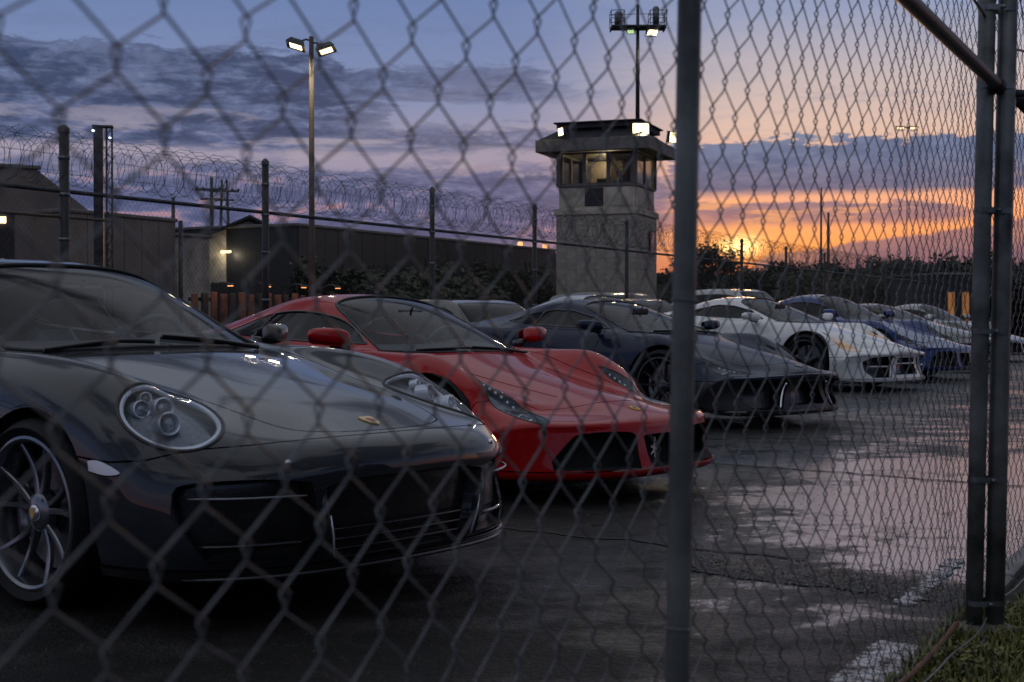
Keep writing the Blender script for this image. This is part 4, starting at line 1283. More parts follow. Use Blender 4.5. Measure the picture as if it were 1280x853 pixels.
# angular navy coupe --------------------------------------------------
def spec_navy():
    fas = [(-.04, .125, .78, .16, .97), (-.01, .145, .79, .165, .98), (-.05, .26, .78, .18, .99), (-.05, .38, .78, .23), (-.02, .46, .80, .31)]
    st = [(-.07, .52, .515, .42, .505, .60, .495, .74, .50, .84, .49, .93),
          (-.26, .50, .565, .44, .555, .60, .55, .75, .585, .865, .595, .955),
          (-.52, .42, .628, .45, .618, .60, .62, .75, .685, .87, .705, .962),
          (-.80, .30, .690, .46, .68, .60, .695, .745, .78, .87, .775, .965),
          (-1.08, .18, .745, .48, .735, .61, .745, .745, .825, .87, .79, .965),
          (-1.34, .12, .795, .50, .785, .63, .79, .75, .825, .875, .765, .96),
          (-1.54, .16, .850, .54, .835, .68, .83, .78, .835, .87, .77, .95),
          (-1.80, .22, .945, .53, .925, .65, .90, .80, .845, .87, .775, .945),
          (-2.08, .18, 1.045, .50, 1.015, .61, .975, .80, .855, .875, .78, .94),
          (-2.38, .10, 1.128, .47, 1.098, .58, 1.04, .80, .865, .88, .785, .94),
          (-2.68, .04, 1.165, .45, 1.14, .57, 1.07, .80, .875, .89, .80, .945),
          (-3.00, 0, 1.145, .44, 1.115, .56, 1.045, .79, .89, .90, .83, .955),
          (-3.35, 0, 1.075, .44, 1.045, .55, .99, .77, .905, .91, .86, .972),
          (-3.70, 0, 1.0, .45, .975, .56, .945, .76, .915, .915, .87, .978),
          (-4.05, 0, .94, .46, .93, .60, .92, .77, .905, .90, .85, .972),
          (-4.30, 0, .905, .46, .90, .60, .89, .75, .88, .86, .82, .95)]
    rear = [(-4.42, .80, .50, .32), (-4.47, .60, .52, .30), (-4.42, .34, .52, .26)]
    S_ = smooth
    navy = paint('navy_paint', (.010, .018, .045), metal=.0, rough=.5, coat=.38)
    return dict(net=net_super(st, fas, rear, W=.955), paint=navy, xf=-1.06, xr=-3.70, wr=.345, ar=.385,
        wsc=S_([(-1.46, -.2), (-1.47, .2), (-1.55, .47), (-1.68, .645), (-1.90, .60), (-2.15, .55), (-2.36, .505), (-2.43, .42), (-2.47, .2), (-2.48, -.2)], 4, sharp=(0, 3, 9)),
        sw=[(-1.88, .872), (-2.45, .888), (-3.02, .915), (-3.34, .945), (-3.05, 1.018), (-2.72, 1.055), (-2.45, 1.04), (-2.15, .975)], qx=-2.86,
        rg=S_([(-3.02, -.2), (-3.05, .30), (-3.2, .36), (-3.9, .30), (-3.95, -.2)], 4, sharp=(0, 4)),
        hood=[(-.24, -.2), (-.25, .15), (-.29, .34), (-.42, .50), (-.80, .585), (-1.2, .59), (-1.52, .65), (-1.50, .45), (-1.42, .2), (-1.415, -.2)],
        lamps=[('headlight_lens', 'top', [(-.74, .70), (-.55, .80), (-.42, .845), (-.37, .80), (-.27, .63), (-.31, .585), (-.50, .64)], 'lens', 'lamp_bowl', (((-.43, .725), .035), ((-.42, .80), .02)), [(-.36 - .05 * k, .635 + .010 * k) for k in range(5)])],
        openings=[('side_intake', 'front', [(.40, .17), (.28, .40), (.36, .425), (.72, .41), (.80, .36), (.78, .24), (.70, .17)], .16, 'satin_black', False),
                  ('centre_intake', 'front', [(-.1, .20), (-.1, .40), (.20, .40), (.30, .20)], .12, 'satin_black', True)],
        lip=.15, lipmat=M['black'], dark=[(-.1, .1), (-.1, .425), (.30, .435), (.80, .43), (.99, .40), (.99, .1)],
        bumper=[(-.72, .1), (-.74, .54), (-.62, .60), (-.40, .56), (-.30, .555), (-.24, .56), (.1, .62), (.1, .1)],
        door=[(-1.86, .84), (-1.92, .60), (-1.90, .34), (-1.86, .25), (-2.6, .24), (-2.92, .27), (-3.0, .45), (-3.12, .68), (-3.14, .80), (-3.04, .885)],
        mirror=((-1.92, .83, .85), (-1.90, 1.02, .90), (.20, .25, .11), None), wipe=([(-1.52, .58), (-1.50, .3), (-1.50, .0)], [(-1.50, -.02), (-1.50, -.2), (-1.55, -.42)]),
        wheel=(.345, .25, .268, 5, .26, 'rim_dark', 'steel', 'none'), track=.825, cabin=(-1.52, -2.98, .82, 1.04),
        lines=(('intake_blade', 'front', [(.335, .40), (.375, .31), (.44, .17)], .012, 'chrome'), ('splitter_edge', 'front', [(0, .128), (.3, .128), (.6, .128), (.88, .13)], .013, 'silver_badge'), ('nose_edge', 'front', [(0, .47), (.3, .465), (.6, .455), (.85, .445)], .006, 'rim_silver')),
        badges=(('top', (-.14, 0), [(shield(.030), .003, 'gloss_black'), (shield(.024), .004, 'gold'), (shield(.015), .005, 'gloss_black')], 'bonnet_crest', .002, (1,), (-1, 0, .3)),),
        tails=((.62, .78),))

def variant(base, **kw):
    d = base(); d.update(kw)
    if 'paint' in kw and not isinstance(kw['paint'], bpy.types.Material): d['paint'] = paint(*kw['paint'])
    m = d['mirror']; d['mirror'] = m[:3] + (kw.get('mirror_mat', d['paint']),)
    return d

def spec_suv():
    """tall estate / off-roader for the rows behind"""
    fas = [(-.02, .22, .62, .25), (.02, .34, .62, .32), (.03, .52, .62, .38), (.0, .70, .62, .44), (-.03, .80, .64, .48)]
    st = [(-.08, .34, .90, .50, .895, .64, .885, .75, .87, .83, .83, .93),
          (-.30, .28, .965, .52, .96, .66, .95, .77, .935, .86, .89, .95),
          (-.65, .16, 1.00, .54, .995, .68, .985, .79, .97, .88, .93, .96),
          (-.95, .10, 1.03, .56, 1.025, .69, 1.015, .80, 1.0, .885, .95, .962),
          (-1.18, .12, 1.07, .60, 1.06, .72, 1.05, .82, 1.02, .885, .96, .96),
          (-1.45, .14, 1.28, .57, 1.265, .69, 1.23, .83, 1.03, .89, .97, .955),
          (-1.75, .10, 1.50, .54, 1.485, .655, 1.44, .83, 1.035, .89, .97, .955),
          (-2.10, .04, 1.615, .53, 1.60, .64, 1.55, .83, 1.04, .89, .975, .955),
          (-2.70, 0, 1.64, .53, 1.625, .64, 1.575, .83, 1.05, .89, .98, .955),
          (-3.30, 0, 1.63, .53, 1.615, .635, 1.565, .83, 1.06, .89, .99, .955),
          (-3.90, 0, 1.59, .52, 1.575, .625, 1.53, .82, 1.07, .885, 1.0, .95),
          (-4.20, 0, 1.54, .51, 1.525, .615, 1.48, .81, 1.07, .88, 1.0, .945)]
    rear = [(-4.38, 1.30, .28, 1.25, .93), (-4.52, .98, .30, .9, .98), (-4.56, .62, .32, .5), (-4.50, .30, .32, .28)]
    S_ = smooth
    return dict(net=net_super(st, fas, rear, W=.95), paint=None, xf=-.92, xr=-3.62, wr=.36, ar=.40,
        wsc=S_([(-1.16, -.2), (-1.17, .3), (-1.24, .60), (-1.30, .70), (-1.6, .65), (-1.85, .60), (-1.93, .54), (-1.95, .3), (-1.95, -.2)], 4, sharp=(0, 3, 8)), wz=.95,
        sw=[(-1.55, 1.085), (-2.5, 1.09), (-3.9, 1.115), (-4.05, 1.16), (-3.92, 1.44), (-3.5, 1.50), (-2.6, 1.515), (-2.15, 1.485), (-1.9, 1.40)], qx=-3.1,
        hood=[(-.16, -.2), (-.18, .4), (-.28, .62), (-.6, .68), (-1.05, .70), (-1.12, .6), (-1.10, -.2)],
        lamps=[('headlight_lens', 'front', [(.52, .70), (.56, .83), (.80, .815), (.86, .79), (.84, .72)], 'lens', 'lamp_bowl', (((.66, .765), .04),))],
        openings=[('grille', 'front', [(-.1, .60), (-.1, .80), (.42, .80), (.44, .70), (.36, .60)], .05, 'void', True), ('lower_grille', 'front', [(-.1, .34), (-.1, .48), (.6, .48), (.66, .38), (.6, .34)], .05, 'void', True)],
        bumper=[(-.56, .1), (-.58, .62), (-.3, .66), (.1, .66), (.1, .1)],
        door=[(-1.30, .98), (-1.36, .60), (-1.34, .34), (-2.2, .33), (-2.32, .36), (-2.32, 1.02)],
        mirror=((-1.55, .86, 1.07), (-1.52, 1.03, 1.13), (.15, .22, .17), None), wipe=None,
        wheel=(.36, .24, .25, 5, .25, 'rim_dark', 'steel', 'none'), track=.82, cabin=(-1.2, -4.1, 1.06, 1.45), tails=((.70, .95),))

# ------------------------------------------------------------------ the ground
FD = Vector((.462, .887, 0)).normalized()      # direction the near fence runs
FN = Vector((FD.y, -FD.x, 0))                  # to its right (outside the lot)
F0 = Vector((1.54, 4.6, 0))                    # the post pair on the right
def fp(t, off=0.0, z=0.0): return F0 + FD * t + FN * off + Vector((0, 0, z))

def asphalt_mat():
    m, nt, out = newmat('wet_asphalt')
    b = nt.nodes.new('ShaderNodeBsdfPrincipled')
    co = objco(nt)
    sp_ = nt.nodes.new('ShaderNodeSeparateXYZ'); nt.links.new(co, sp_.inputs[0])
    x, y = NX(nt, sp_.outputs[0]), NX(nt, sp_.outputs[1])
    big = nnoise(nt, co, .55, 6, .6, .4)
    mid = nnoise(nt, co, 2.6, 6, .65, .3)
    st = nnoise(nt, ncomb(nt, x * .35, y * 1.4, 0.0), 1.4, 5, .6)
    # the flat hollow in front of the gate holds water
    u = (x / y)
    hollow = (y - 8.2) / 3.0
    hol = ((hollow * hollow) * -1.0)._m('EXPONENT') * u.step(.14, .26)
    wet = big * .42 + mid * .32 + st * .26 + hol * .13 - (u * -1.0).step(-.16, .02) * .05
    wet = wet + (nnoise(nt, co, 9.0, 5, .7) - .5) * .27
    wet = wet - (y * -1.0).step(-6.0, -4.9) * .05      # the strip next to the fence drains dry
    wetm = wet.step(.50, .57)
    damp = wet.step(.38, .50)
    stone = nt.nodes.new('ShaderNodeTexVoronoi'); stone.inputs['Scale'].default_value = 95; nt.links.new(co, stone.inputs['Vector'])
    grain = nnoise(nt, co, 130, 4, .7)
    vd = NX(nt, stone.outputs['Distance'])
    col = nramp(nt, grain * .6 + mid * .4, [(.32, (.004, .004, .0045)), (.5, (.013, .0125, .012)), (.58, (.036, .034, .031)), (.66, (.17, .16, .145))])
    oil = nramp(nt, big, [(.4, (.85, .85, .87)), (.6, (1, .97, .93))])
    mm = nt.nodes.new('ShaderNodeMix'); mm.data_type = 'RGBA'; mm.blend_type = 'MULTIPLY'; mm.inputs[0].default_value = 1
    nt.links.new(col, mm.inputs[6]); nt.links.new(oil, mm.inputs[7])
    peb = (NX(nt, nt.nodes.new('ShaderNodeSeparateColor').outputs[0]))
    nt.links.new(stone.outputs['Color'], peb.k.node.inputs[0])
    pm = (peb - .86).step(0, .08) * (vd * -1.0 + .30).step(0, .12) * (1.0 - wetm * .6)
    dk = nmix(nt, wetm * .7, mm.outputs[2], (.006, .006, .0065))
    dk = nmix(nt, pm * .8, dk, (.16, .15, .135))
    setp(nt, b, 'Base Color', dk)
    setp(nt, b, 'Roughness', (1.0 - wetm) * .32 + .07 + (1.0 - damp) * .20 + (grain - .5) * .12)
    setp(nt, b, 'Specular IOR Level', wetm * .60 + .14 + damp * .08)
    stone2 = nt.nodes.new('ShaderNodeTexVoronoi'); stone2.inputs['Scale'].default_value = 38; nt.links.new(co, stone2.inputs['Vector'])
    h = (vd * .8 + grain * 1.0 + NX(nt, stone2.outputs['Distance']) * .9) * (1.0 - wetm * .90) + mid * .2
    setp(nt, b, 'Normal', nbump(nt, h, .9, .008))
    setp(nt, b, 'Coat Weight', wetm)
    setp(nt, b, 'Coat Roughness', .06)
    setp(nt, b, 'Coat Normal', nbump(nt, nnoise(nt, co, 60, 3, .6) + mid * .6, .35, .004))
    nt.links.new(b.outputs[0], out.inputs[0])
    return m

M['asphalt'] = asphalt_mat()
M['soil'] = pbr('dark_soil', (.022, .019, .014), .85, var=.5, nscale=3, bump=.6, bscale=14, bdist=.05)
M['field'] = pbr('dry_grass_field', (.030, .032, .018), .9, var=.5, nscale=.12)
M['concrete_kerb'] = pbr('kerb_concrete', (.17, .165, .155), .55, var=.45, nscale=6, bump=.6, bscale=40, bdist=.01)
M['line_paint'] = pbr('worn_white_paint', (.46, .46, .48), .25, var=.5, nscale=14, bump=.9, bscale=34, bdist=.012)
M['crack'] = pbr('crack_tar', (.007, .007, .007), .7, var=.4)

def sheet(name, pts, z, mat, kind='structure', sub=0):
    g = G(); g.add([(p[0], p[1], z) for p in pts], [tuple(range(len(pts)))], False)
    return tagp(g.obj(name, mat), kind=kind)

sheet('ground', [(-3000, -400), (3000, -400), (3000, 4500), (-3000, 4500)], -.012, M['field'])
# lot surface: bounded on the right by the kerb by the near fence, behind by the far fence
def ff(t, off=0.0, z=0.0):
    return Vector((-5.5 + .476 * t + .879 * off, 17.5 + .879 * t - .476 * off, z))
lot = [fp(-14, -.12), fp(95, -.12), ff(110, -.3), ff(-45, -.3)]
sheet('asphalt_lot', [(p.x, p.y) for p in lot], 0.0, M['asphalt'])
# verge under and outside the near fence
sheet('grass_verge_soil', [(p.x, p.y) for p in (fp(-14, -.118), fp(60, -.118), fp(60, 6), fp(-14, 6))], .004, M['soil'])

def ribbon(name, path, w0, w1, z, mat, jit=.3, kind='structure', thick=0.0):
    """irregular flat strip; with thickness it is a slab"""
    P = [Vector(p) for p in path]; L = []; Rr = []
    n = len(P)
    for i, p in enumerate(P):
        t = (P[min(i + 1, n - 1)] - P[max(i - 1, 0)]).normalized(); s_ = Vector((-t.y, t.x, 0))
        w = w0 + (w1 - w0) * i / max(1, n - 1)
        L.append(p + s_ * w * .5 * (1 + random.uniform(-jit, jit))); Rr.append(p - s_ * w * .5 * (1 + random.uniform(-jit, jit)))
    g = G(); vs = [(q.x, q.y, z) for q in L] + [(q.x, q.y, z) for q in Rr]
    fs = [(i, n + i, n + i + 1, i + 1) for i in range(n - 1)]
    if thick:
        k = len(vs); vs += [(q[0], q[1], z - thick) for q in vs[:k]]
        fs += [(i + 1, k + i + 1, k + i, i) for i in range(n - 1)] + [(n + i, k + n + i, k + n + i + 1, n + i + 1) for i in range(n - 1)] + [(0, k, k + n, n), (n - 1, 2 * n - 1, k + 2 * n - 1, k + n - 1)]
    g.add(vs, fs, False)
    return tagp(g.obj(name, mat), kind=kind)

def wobble(a, b, n, amp, seed=0):
    rr = random.Random(seed); a = Vector(a); b = Vector(b); d = (b - a).normalized(); s_ = Vector((-d.y, d.x, 0)); o = 0; out = []
    for i in range(n + 1):
        o = o * .75 + rr.uniform(-amp, amp); out.append(a.lerp(b, i / n) + s_ * o)
    return out
def gp(u, v, z=0.0):
    d = (EYE - z) * F_PX / (v - HORIZON)
    return Vector(((u - 640) / F_PX * d, d, z))
# cracks and joints in the lot surface
ribbon('asphalt_joint', wobble(gp(868, 578), gp(1330, 612), 40, .02, 1), .05, .035, .004, M['crack'], .5)
ribbon('asphalt_joint', wobble(gp(560, 655), gp(1010, 700), 30, .03, 2), .03, .05, .004, M['crack'], .6)
ribbon('asphalt_joint', wobble(gp(860, 712), gp(1190, 752), 30, .02, 3), .10, .12, .004, M['crack'], .5)
ribbon('asphalt_joint', wobble(gp(900, 470), gp(1300, 500), 30, .05, 5), .08, .08, .004, M['crack'], .5)
# worn white edge line and the concrete gutter by the fence
def flakes(name, n, t0, t1, off, w, mat, seed):
    """what is left of a thick painted line: crazed flakes"""
    rr = random.Random(seed); g = G()
    for i in range(n):
        t = rr.uniform(t0, t1); c = fp(t, off + rr.uniform(-w / 2, w / 2) , 0); s_ = rr.uniform(.010, .030); a0 = rr.uniform(0, 6); m_ = rr.choice((5, 6, 7))
        poly = [(c.x + math.cos(a0 + 2 * PI * k / m_) * s_ * rr.uniform(.6, 1.1), c.y + math.sin(a0 + 2 * PI * k / m_) * s_ * rr.uniform(.6, 1.1)) for k in range(m_)]
        g.prism(poly, .001, .004 + rr.uniform(0, .005))
    return tagp(g.obj(name, mat), kind='stuff')
flakes('painted_edge_line', 1050, -2.5, -.30, -.21, .13, M['line_paint'], 4)
flakes('painted_edge_line', 120, .35, 1.4, -.34, .05, M['line_paint'], 8)
# kerb as separate stones
KS = G()
kerb = []
for i in range(40):
    a, b = fp(.35 + i * .6, -.13), fp(.35 + i * .6 + .588, -.13)
    g = G(); h = .035 + random.uniform(-.006, .006)
    T = Matrix.Translation(a) @ Matrix.Rotation(math.atan2(FD.y, FD.x), 4, 'Z')
    g.bbox((0, -.075 + random.uniform(-.006, .006), -.05), (.588, .0, h), .008, T)
    k = g.obj('kerb_stone', M['concrete_kerb']); kerb.append(k)
kr = tagp(empty('kerb', fp(.35, -.13)), kind='structure')
for k in kerb:
    k.parent = kr; k.matrix_parent_inverse = Matrix.Translation(kr.location).inverted()

# leaf litter blown against the joint and along the fence
def scatter_quads(name, n, place, size, mat, tilt=.6, kind='stuff', shape=4):
    c = []; 
    V_ = np.zeros((n * 4, 3)); 
    for i in range(n):
        p = place(i); s_ = random.uniform(*size); a = random.uniform(0, 2 * PI)
        u = Vector((math.cos(a), math.sin(a), random.uniform(-tilt, tilt))).normalized(); w = Vector((-math.sin(a), math.cos(a), random.uniform(-tilt, tilt))).normalized()
        q = (p - u * s_ * .6, p + w * s_ * .32, p + u * s_ * .6 + Vector((0, 0, s_ * .2)), p - w * s_ * .32)
        for k in range(4): V_[i * 4 + k] = q[k]
    zmin = V_[:, 2].reshape(n, 4).min(1); V_[:, 2] += np.repeat(np.maximum(0, .006 - zmin), 4)
    g = G(); g.v = [tuple(v) for v in V_]; g.f = [(i * 4, i * 4 + 1, i * 4 + 2, i * 4 + 3) for i in range(n)]; g.sm = [False] * n; g.mi = [0] * n
    return tagp(g.obj(name, mat), kind=kind)
def leaf_mat(name, stops, rough=.6):
    m, nt, out = newmat(name)
    b = nt.nodes.new('ShaderNodeBsdfPrincipled')
    geo = nt.nodes.new('ShaderNodeNewGeometry')
    nn = nnoise(nt, objco(nt), 17.0, 4, .7)
    f = (NX(nt, geo.outputs['Random Per Island']) * .7 + nn * .3)
    setp(nt, b, 'Base Color', nramp(nt, f, stops)); setp(nt, b, 'Roughness', rough)
    nt.links.new(b.outputs[0], out.inputs[0]); return m
M['litter'] = leaf_mat('dead_leaves', [(.1, (.014, .008, .004)), (.5, (.05, .026, .012)), (.8, (.11, .055, .02)), (1, (.24, .13, .05))], .35)
M['grass'] = leaf_mat('grass_blades', [(.1, (.040, .046, .008)), (.45, (.11, .125, .018)), (.75, (.20, .19, .030)), (1, (.30, .21, .05))], .5)
def litter(i):
    r = random.random()
    if r < .55:
        t = random.random(); v = gp(870, 706).lerp(gp(1215, 742), t)
        return v + Vector((random.gauss(0, .05), random.gauss(0, .13 + .1 * t), .008))
    if r < .85: return fp(random.uniform(-2.6, 3), -.2 + random.gauss(0, .09), .01)
    t = random.uniform(.1, 1); return gp(900, 600).lerp(gp(1290, 690), t) + Vector((random.gauss(0, .5), random.gauss(0, .8), .008))
scatter_quads('leaf_litter', 4200, litter, (.006, .020), M['litter'], .3)
def grit(i):
    v = random.uniform(560, 850); return gp(random.uniform(-20, 1230), v, .004)
scatter_quads('scattered_grit', 1500, grit, (.003, .008), M['litter'], .9)

# grass and low weeds on the verge, thick near the posts
def blades(n, name, area, hh, mat):
    V_ = []; F_ = []
    for i in range(n):
        p, h = area()
        h *= random.uniform(*hh); a = random.uniform(0, 2 * PI); w = random.uniform(.0022, .005); l = random.uniform(.1, .9) * h
        d = Vector((math.cos(a), math.sin(a), 0)); s_ = Vector((-d.y, d.x, 0)) * w
        k = len(V_)
        V_ += [p - s_, p + s_, p + d * l * .4 + Vector((0, 0, h * .65)) + s_ * .7, p + d * l * .4 + Vector((0, 0, h * .65)) - s_ * .7, p + d * l + Vector((0, 0, h * .9))]
        F_ += [(k, k + 1, k + 2, k + 3), (k + 3, k + 2, k + 4)]
    g = G(); g.v = [tuple(v) for v in V_]; g.f = F_; g.sm = [True] * len(F_); g.mi = [0] * len(F_)
    return tagp(g.obj(name, mat), kind='stuff')
def area():
    t = random.uniform(-3.0, 5.0) if random.random() < .8 else random.uniform(5, 20); o = (-.13 if t < .3 else .02) + abs(random.gauss(0, .5))
    return fp(t, o, .003), min(1.0, .45 + abs(o) * 1.3)
blades(34000, 'verge_grass', area, (.03, .115), M['grass'])
def weed(i):
    t = random.uniform(-2.6, 3.0); o = (-.12 if t < .3 else .03) + abs(random.gauss(0, .42)); c = (math.sin(t * 9) * math.cos(o * 14 + t)) * .5 + .5
    return fp(t, o, .01 + random.uniform(0, .07) * c)
scatter_quads('verge_weeds', 9000, weed, (.010, .024), M['grass'], .7)

# unseen dark bank added behind the camera to darken what the car flanks mirror
def added_dark_bank():
    rr = random.Random(5); g = G(); prof = ((9.5, 0), (9.8, 1.6), (10.6, 2.9), (12, 3.6), (14, 3.4), (16, 0)); vs = []; n = 90
    for i in range(n + 1):
        a = R(-15 + 150 * i / n)                      # sweeps round from the right to behind
        for (q, z) in prof:
            q2 = q + rr.uniform(-.35, .35); vs.append((math.cos(-a) * q2 * 1.15 + 1.0, math.sin(-a) * q2 * 1.15 + 1.0, z * (1 + rr.uniform(-.12, .12)) - (.02 if z == 0 else 0)))
    k = len(prof)
    g.add(vs, [(i * k + j, i * k + j + 1, i * k + k + j + 1, i * k + k + j) for i in range(n) for j in range(k - 1)], True)
    return tagp(g.obj('added_dark_bank', M['dark_bank']), kind='structure')
M['dark_bank'] = pbr('dark_bank_green', (.016, .022, .010), .9, var=.5, nscale=4, bump=.9, bscale=18, bdist=.1)
added_dark_bank()

# ------------------------------------------------------------------ what stands behind the lot
M['concrete'] = pbr('stained_concrete', (.46, .42, .34), .8, var=.4, nscale=1.1, bump=.35, bscale=9, bdist=.03)
M['block'] = pbr('concrete_block', (.40, .365, .30), .85, var=.35, nscale=1.6, bump=.4, bscale=14, bdist=.02)
M['plaster'] = pbr('grey_render', (.19, .165, .145), .85, var=.25, nscale=.8, bump=.2, bscale=8, bdist=.03)
M['dark_clad'] = pbr('dark_cladding', (.022, .024, .026), .6, var=.35, nscale=.7)
M['roof_dark'] = pbr('dark_roof_felt', (.03, .032, .036), .8, var=.3, nscale=2)
M['fascia'] = pbr('pale_fascia', (.16, .155, .145), .7, var=.3, nscale=3)
M['frame_paint'] = pbr('window_frame_paint', (.12, .115, .105), .6, var=.2, nscale=4)
M['galv'] = pbr('galvanised_steel', (.20, .21, .22), .45, metal=.75, var=.35, nscale=9, bump=.15, bscale=60)
M['galv_dark'] = pbr('weathered_steel', (.075, .08, .085), .5, metal=.6, var=.45, nscale=7, bump=.2, bscale=70)
M['wire'] = pbr('fence_wire', (.17, .18, .185), .5, metal=.3, var=.3, nscale=20)
M['wire_dark'] = pbr('old_fence_wire', (.06, .062, .065), .5, metal=.6, var=.3, nscale=12)
M['rust'] = pbr('rusty_pole', (.16, .075, .035), .7, var=.4, nscale=8)
M['rust_panel'] = pbr('rusty_sheet', (.17, .08, .05), .7, var=.6, nscale=1.6, bump=.3, bscale=12)
M['pole_brown'] = pbr('weathered_brown_pole', (.10, .075, .06), .6, var=.3, nscale=3)
M['door_dark'] = pbr('dark_door', (.02, .02, .022), .6, var=.3)
M['tower_glass'] = glass('tower_glass', (.62, .62, .58), dirt=.04, ior=1.3)
M['lamp_on'] = emit('lamp_warm_white', (1.0, .78, .42), 3.6)
M['lamp_dim'] = emit('lamp_greenish', (.55, .8, .35), .8)
M['window_lit'] = emit('lit_room_wall', (1.0, .78, .48), .30)
M['lamp_point'] = emit('distant_lamp', (1.0, .72, .40), 6.0)
M['lamp_orange'] = emit('distant_sodium_lamp', (1.0, .36, .12), 2.2)
M['lamp_far'] = emit('far_floodlight_face', (1.0, .70, .42), 1.5)
M['lamp_blue'] = emit('distant_white_lamp', (.75, .9, 1.0), 3.0)

def rotz(a): return Matrix.Rotation(a, 4, 'Z')

def spot(name, loc, col, power, radius=.1, direction=None, angle=110):
    l = bpy.data.lights.new(name, 'SPOT' if direction else 'POINT'); l.energy = power; l.color = col; l.shadow_soft_size = radius
    if direction: l.spot_size = R(angle); l.spot_blend = .6
    o = bpy.data.objects.new(name, l); COL.objects.link(o); o.location = loc
    if direction: o.rotation_euler = Vector(direction).to_track_quat('-Z', 'Y').to_euler()
    return o

def floodlight(name, p, d, size, label, parent=None, lit='lamp_on', group=None, power=0, col=(1, .8, .5)):
    """housing with cooling lip, bracket and lit front; faces d"""
    d = Vector(d).normalized(); w, h = size
    T = T3(p, d)
    g = G(); g.bbox((-w / 2, -h / 2, -.16), (w / 2, h / 2, 0), .02, T); g.box((-w / 2 - .02, h / 2 - .02, -.16), (w / 2 + .02, h / 2 + .012, .05), T)
    o = g.obj(name, M['galv_dark'], parent)
    if parent is None: tagp(o, label, 'floodlight', group)
    e = G(); e.box((-w / 2 + .025, -h / 2 + .025, .002), (w / 2 - .025, h / 2 - .025, .012), T); e.obj('lamp_face', M[lit], o)
    b = G(); b.tube([T @ Vector((-w / 2 - .02, 0, -.08)), T @ Vector((-w / 2 - .02, -h * .9, -.1)), T @ Vector((w / 2 + .02, -h * .9, -.1)), T @ Vector((w / 2 + .02, 0, -.08))], .015, 5); b.obj('bracket', M['galv_dark'], o)
    if power: spot('floodlight_beam', p + d * .12, col, power, .12, d, 130)
    return o

# --- guard tower
TW = Vector(((759 - 640) / F_PX * 56.4, 56.4, 0))
TR = -R(19.8)
tower = empty('guard_tower', TW, TR, 'square concrete guard tower with a glazed lookout room and flat overhanging roof', 'tower')
def tz(v): return EYE + (HORIZON - v) / F_PX * 55.0
hs = 1.60; hc = 1.52
zA, zB, zC, zD, zE = tz(262), tz(232), tz(190), tz(176), tz(153)
g = G(); g.box((-hs + .03, -hs + .03, 0), (hs - .03, hs - .03, zA - .12)); g.obj('shaft', M['concrete'], tower)
# blockwork courses laid round the shaft, proud of the core
blk = []
bm_ = {}
course = .42; z = .0; k = 0
while z + course < zA - .1:
    for fi in range(4):
        n = 4; L = 2 * hs
        off = (k % 2) * L / n / 2
        edges = [-hs] + [(-hs + off + i * L / n) for i in range(0 if off else 1, n)] + [hs]
        edges = sorted(set(round(e, 4) for e in edges))
        for a, b in zip(edges[:-1], edges[1:]):
            key = (round(b - a, 3), round(random.choice((0, .002, .004)), 3))
            if key not in bm_:
                g = G(); g.bbox((.004, -.035 - key[1], .004), (key[0] - .004, .03, course - .004), .006)
                o = g.obj('concrete_block', M['block'], tower); bm_[key] = o.data
            else:
                o = bpy.data.objects.new('concrete_block', bm_[key]); COL.objects.link(o); o.parent = tower
            o.matrix_local = rotz(fi * PI / 2) @ Matrix.Translation((a, -hs + .03 - .0, z))
    z += course; k += 1
shaft_top = z
g = G(); g.bbox((-hs - .08, -hs - .08, shaft_top + .005), (hs + .08, hs + .08, zA + .02), .02); g.obj('string_course', M['concrete'], tower)
g = G()
for fi in range(4): g.bbox((-hc, -hc, zA + .025), (hc, -hc + .14, zB - .05), .01, rotz(fi * PI / 2) @ Matrix.Translation((0, .0, 0)) if fi % 2 == 0 else rotz(fi * PI / 2) @ Matrix.Scale(.905, 4, (1, 0, 0)))
g.obj('lookout_wall', M['concrete'], tower)
# pale panels under the windows, one dark louvre
for fi, cols in ((0, ((-1.45, -.60), (-.50, .30), (.42, 1.45))), (1, ((-1.45, -.05), (.05, 1.45))), (2, ((-1.45, 1.45),)), (3, ((-1.45, 1.45),))):
    for j, (a, b) in enumerate(cols):
        dark = fi == 0 and j == 1
        g = G(); g.bbox((a + .03, -hc - .025, zA + .12), (b - .03, -hc - .002, zB - .10), .008, rotz(fi * PI / 2))
        o = g.obj('wall_panel', M['door_dark' if dark else 'concrete'], tower)
        if dark:
            for q in range(7):
                g = G(); g.box((a + .06, -hc - .05, zA + .18 + q * .10), (b - .06, -hc - .027, zA + .235 + q * .10), rotz(fi * PI / 2)); g.obj('louvre_slat', M['galv_dark'], o)
# a little square vent on the side shaft and a small window
g = G(); g.bbox((.25, -hs - .10, zA - 1.75), (.85, -hs - .055, zA - .75), .01, rotz(PI / 2)); o = g.obj('shaft_window', M['frame_paint'], tower)
g = G(); g.box((.31, -hs - .108, zA - 1.69), (.79, -hs - .102, zA - .81), rotz(PI / 2)); g.obj('pane', M['gloss_black'], o)
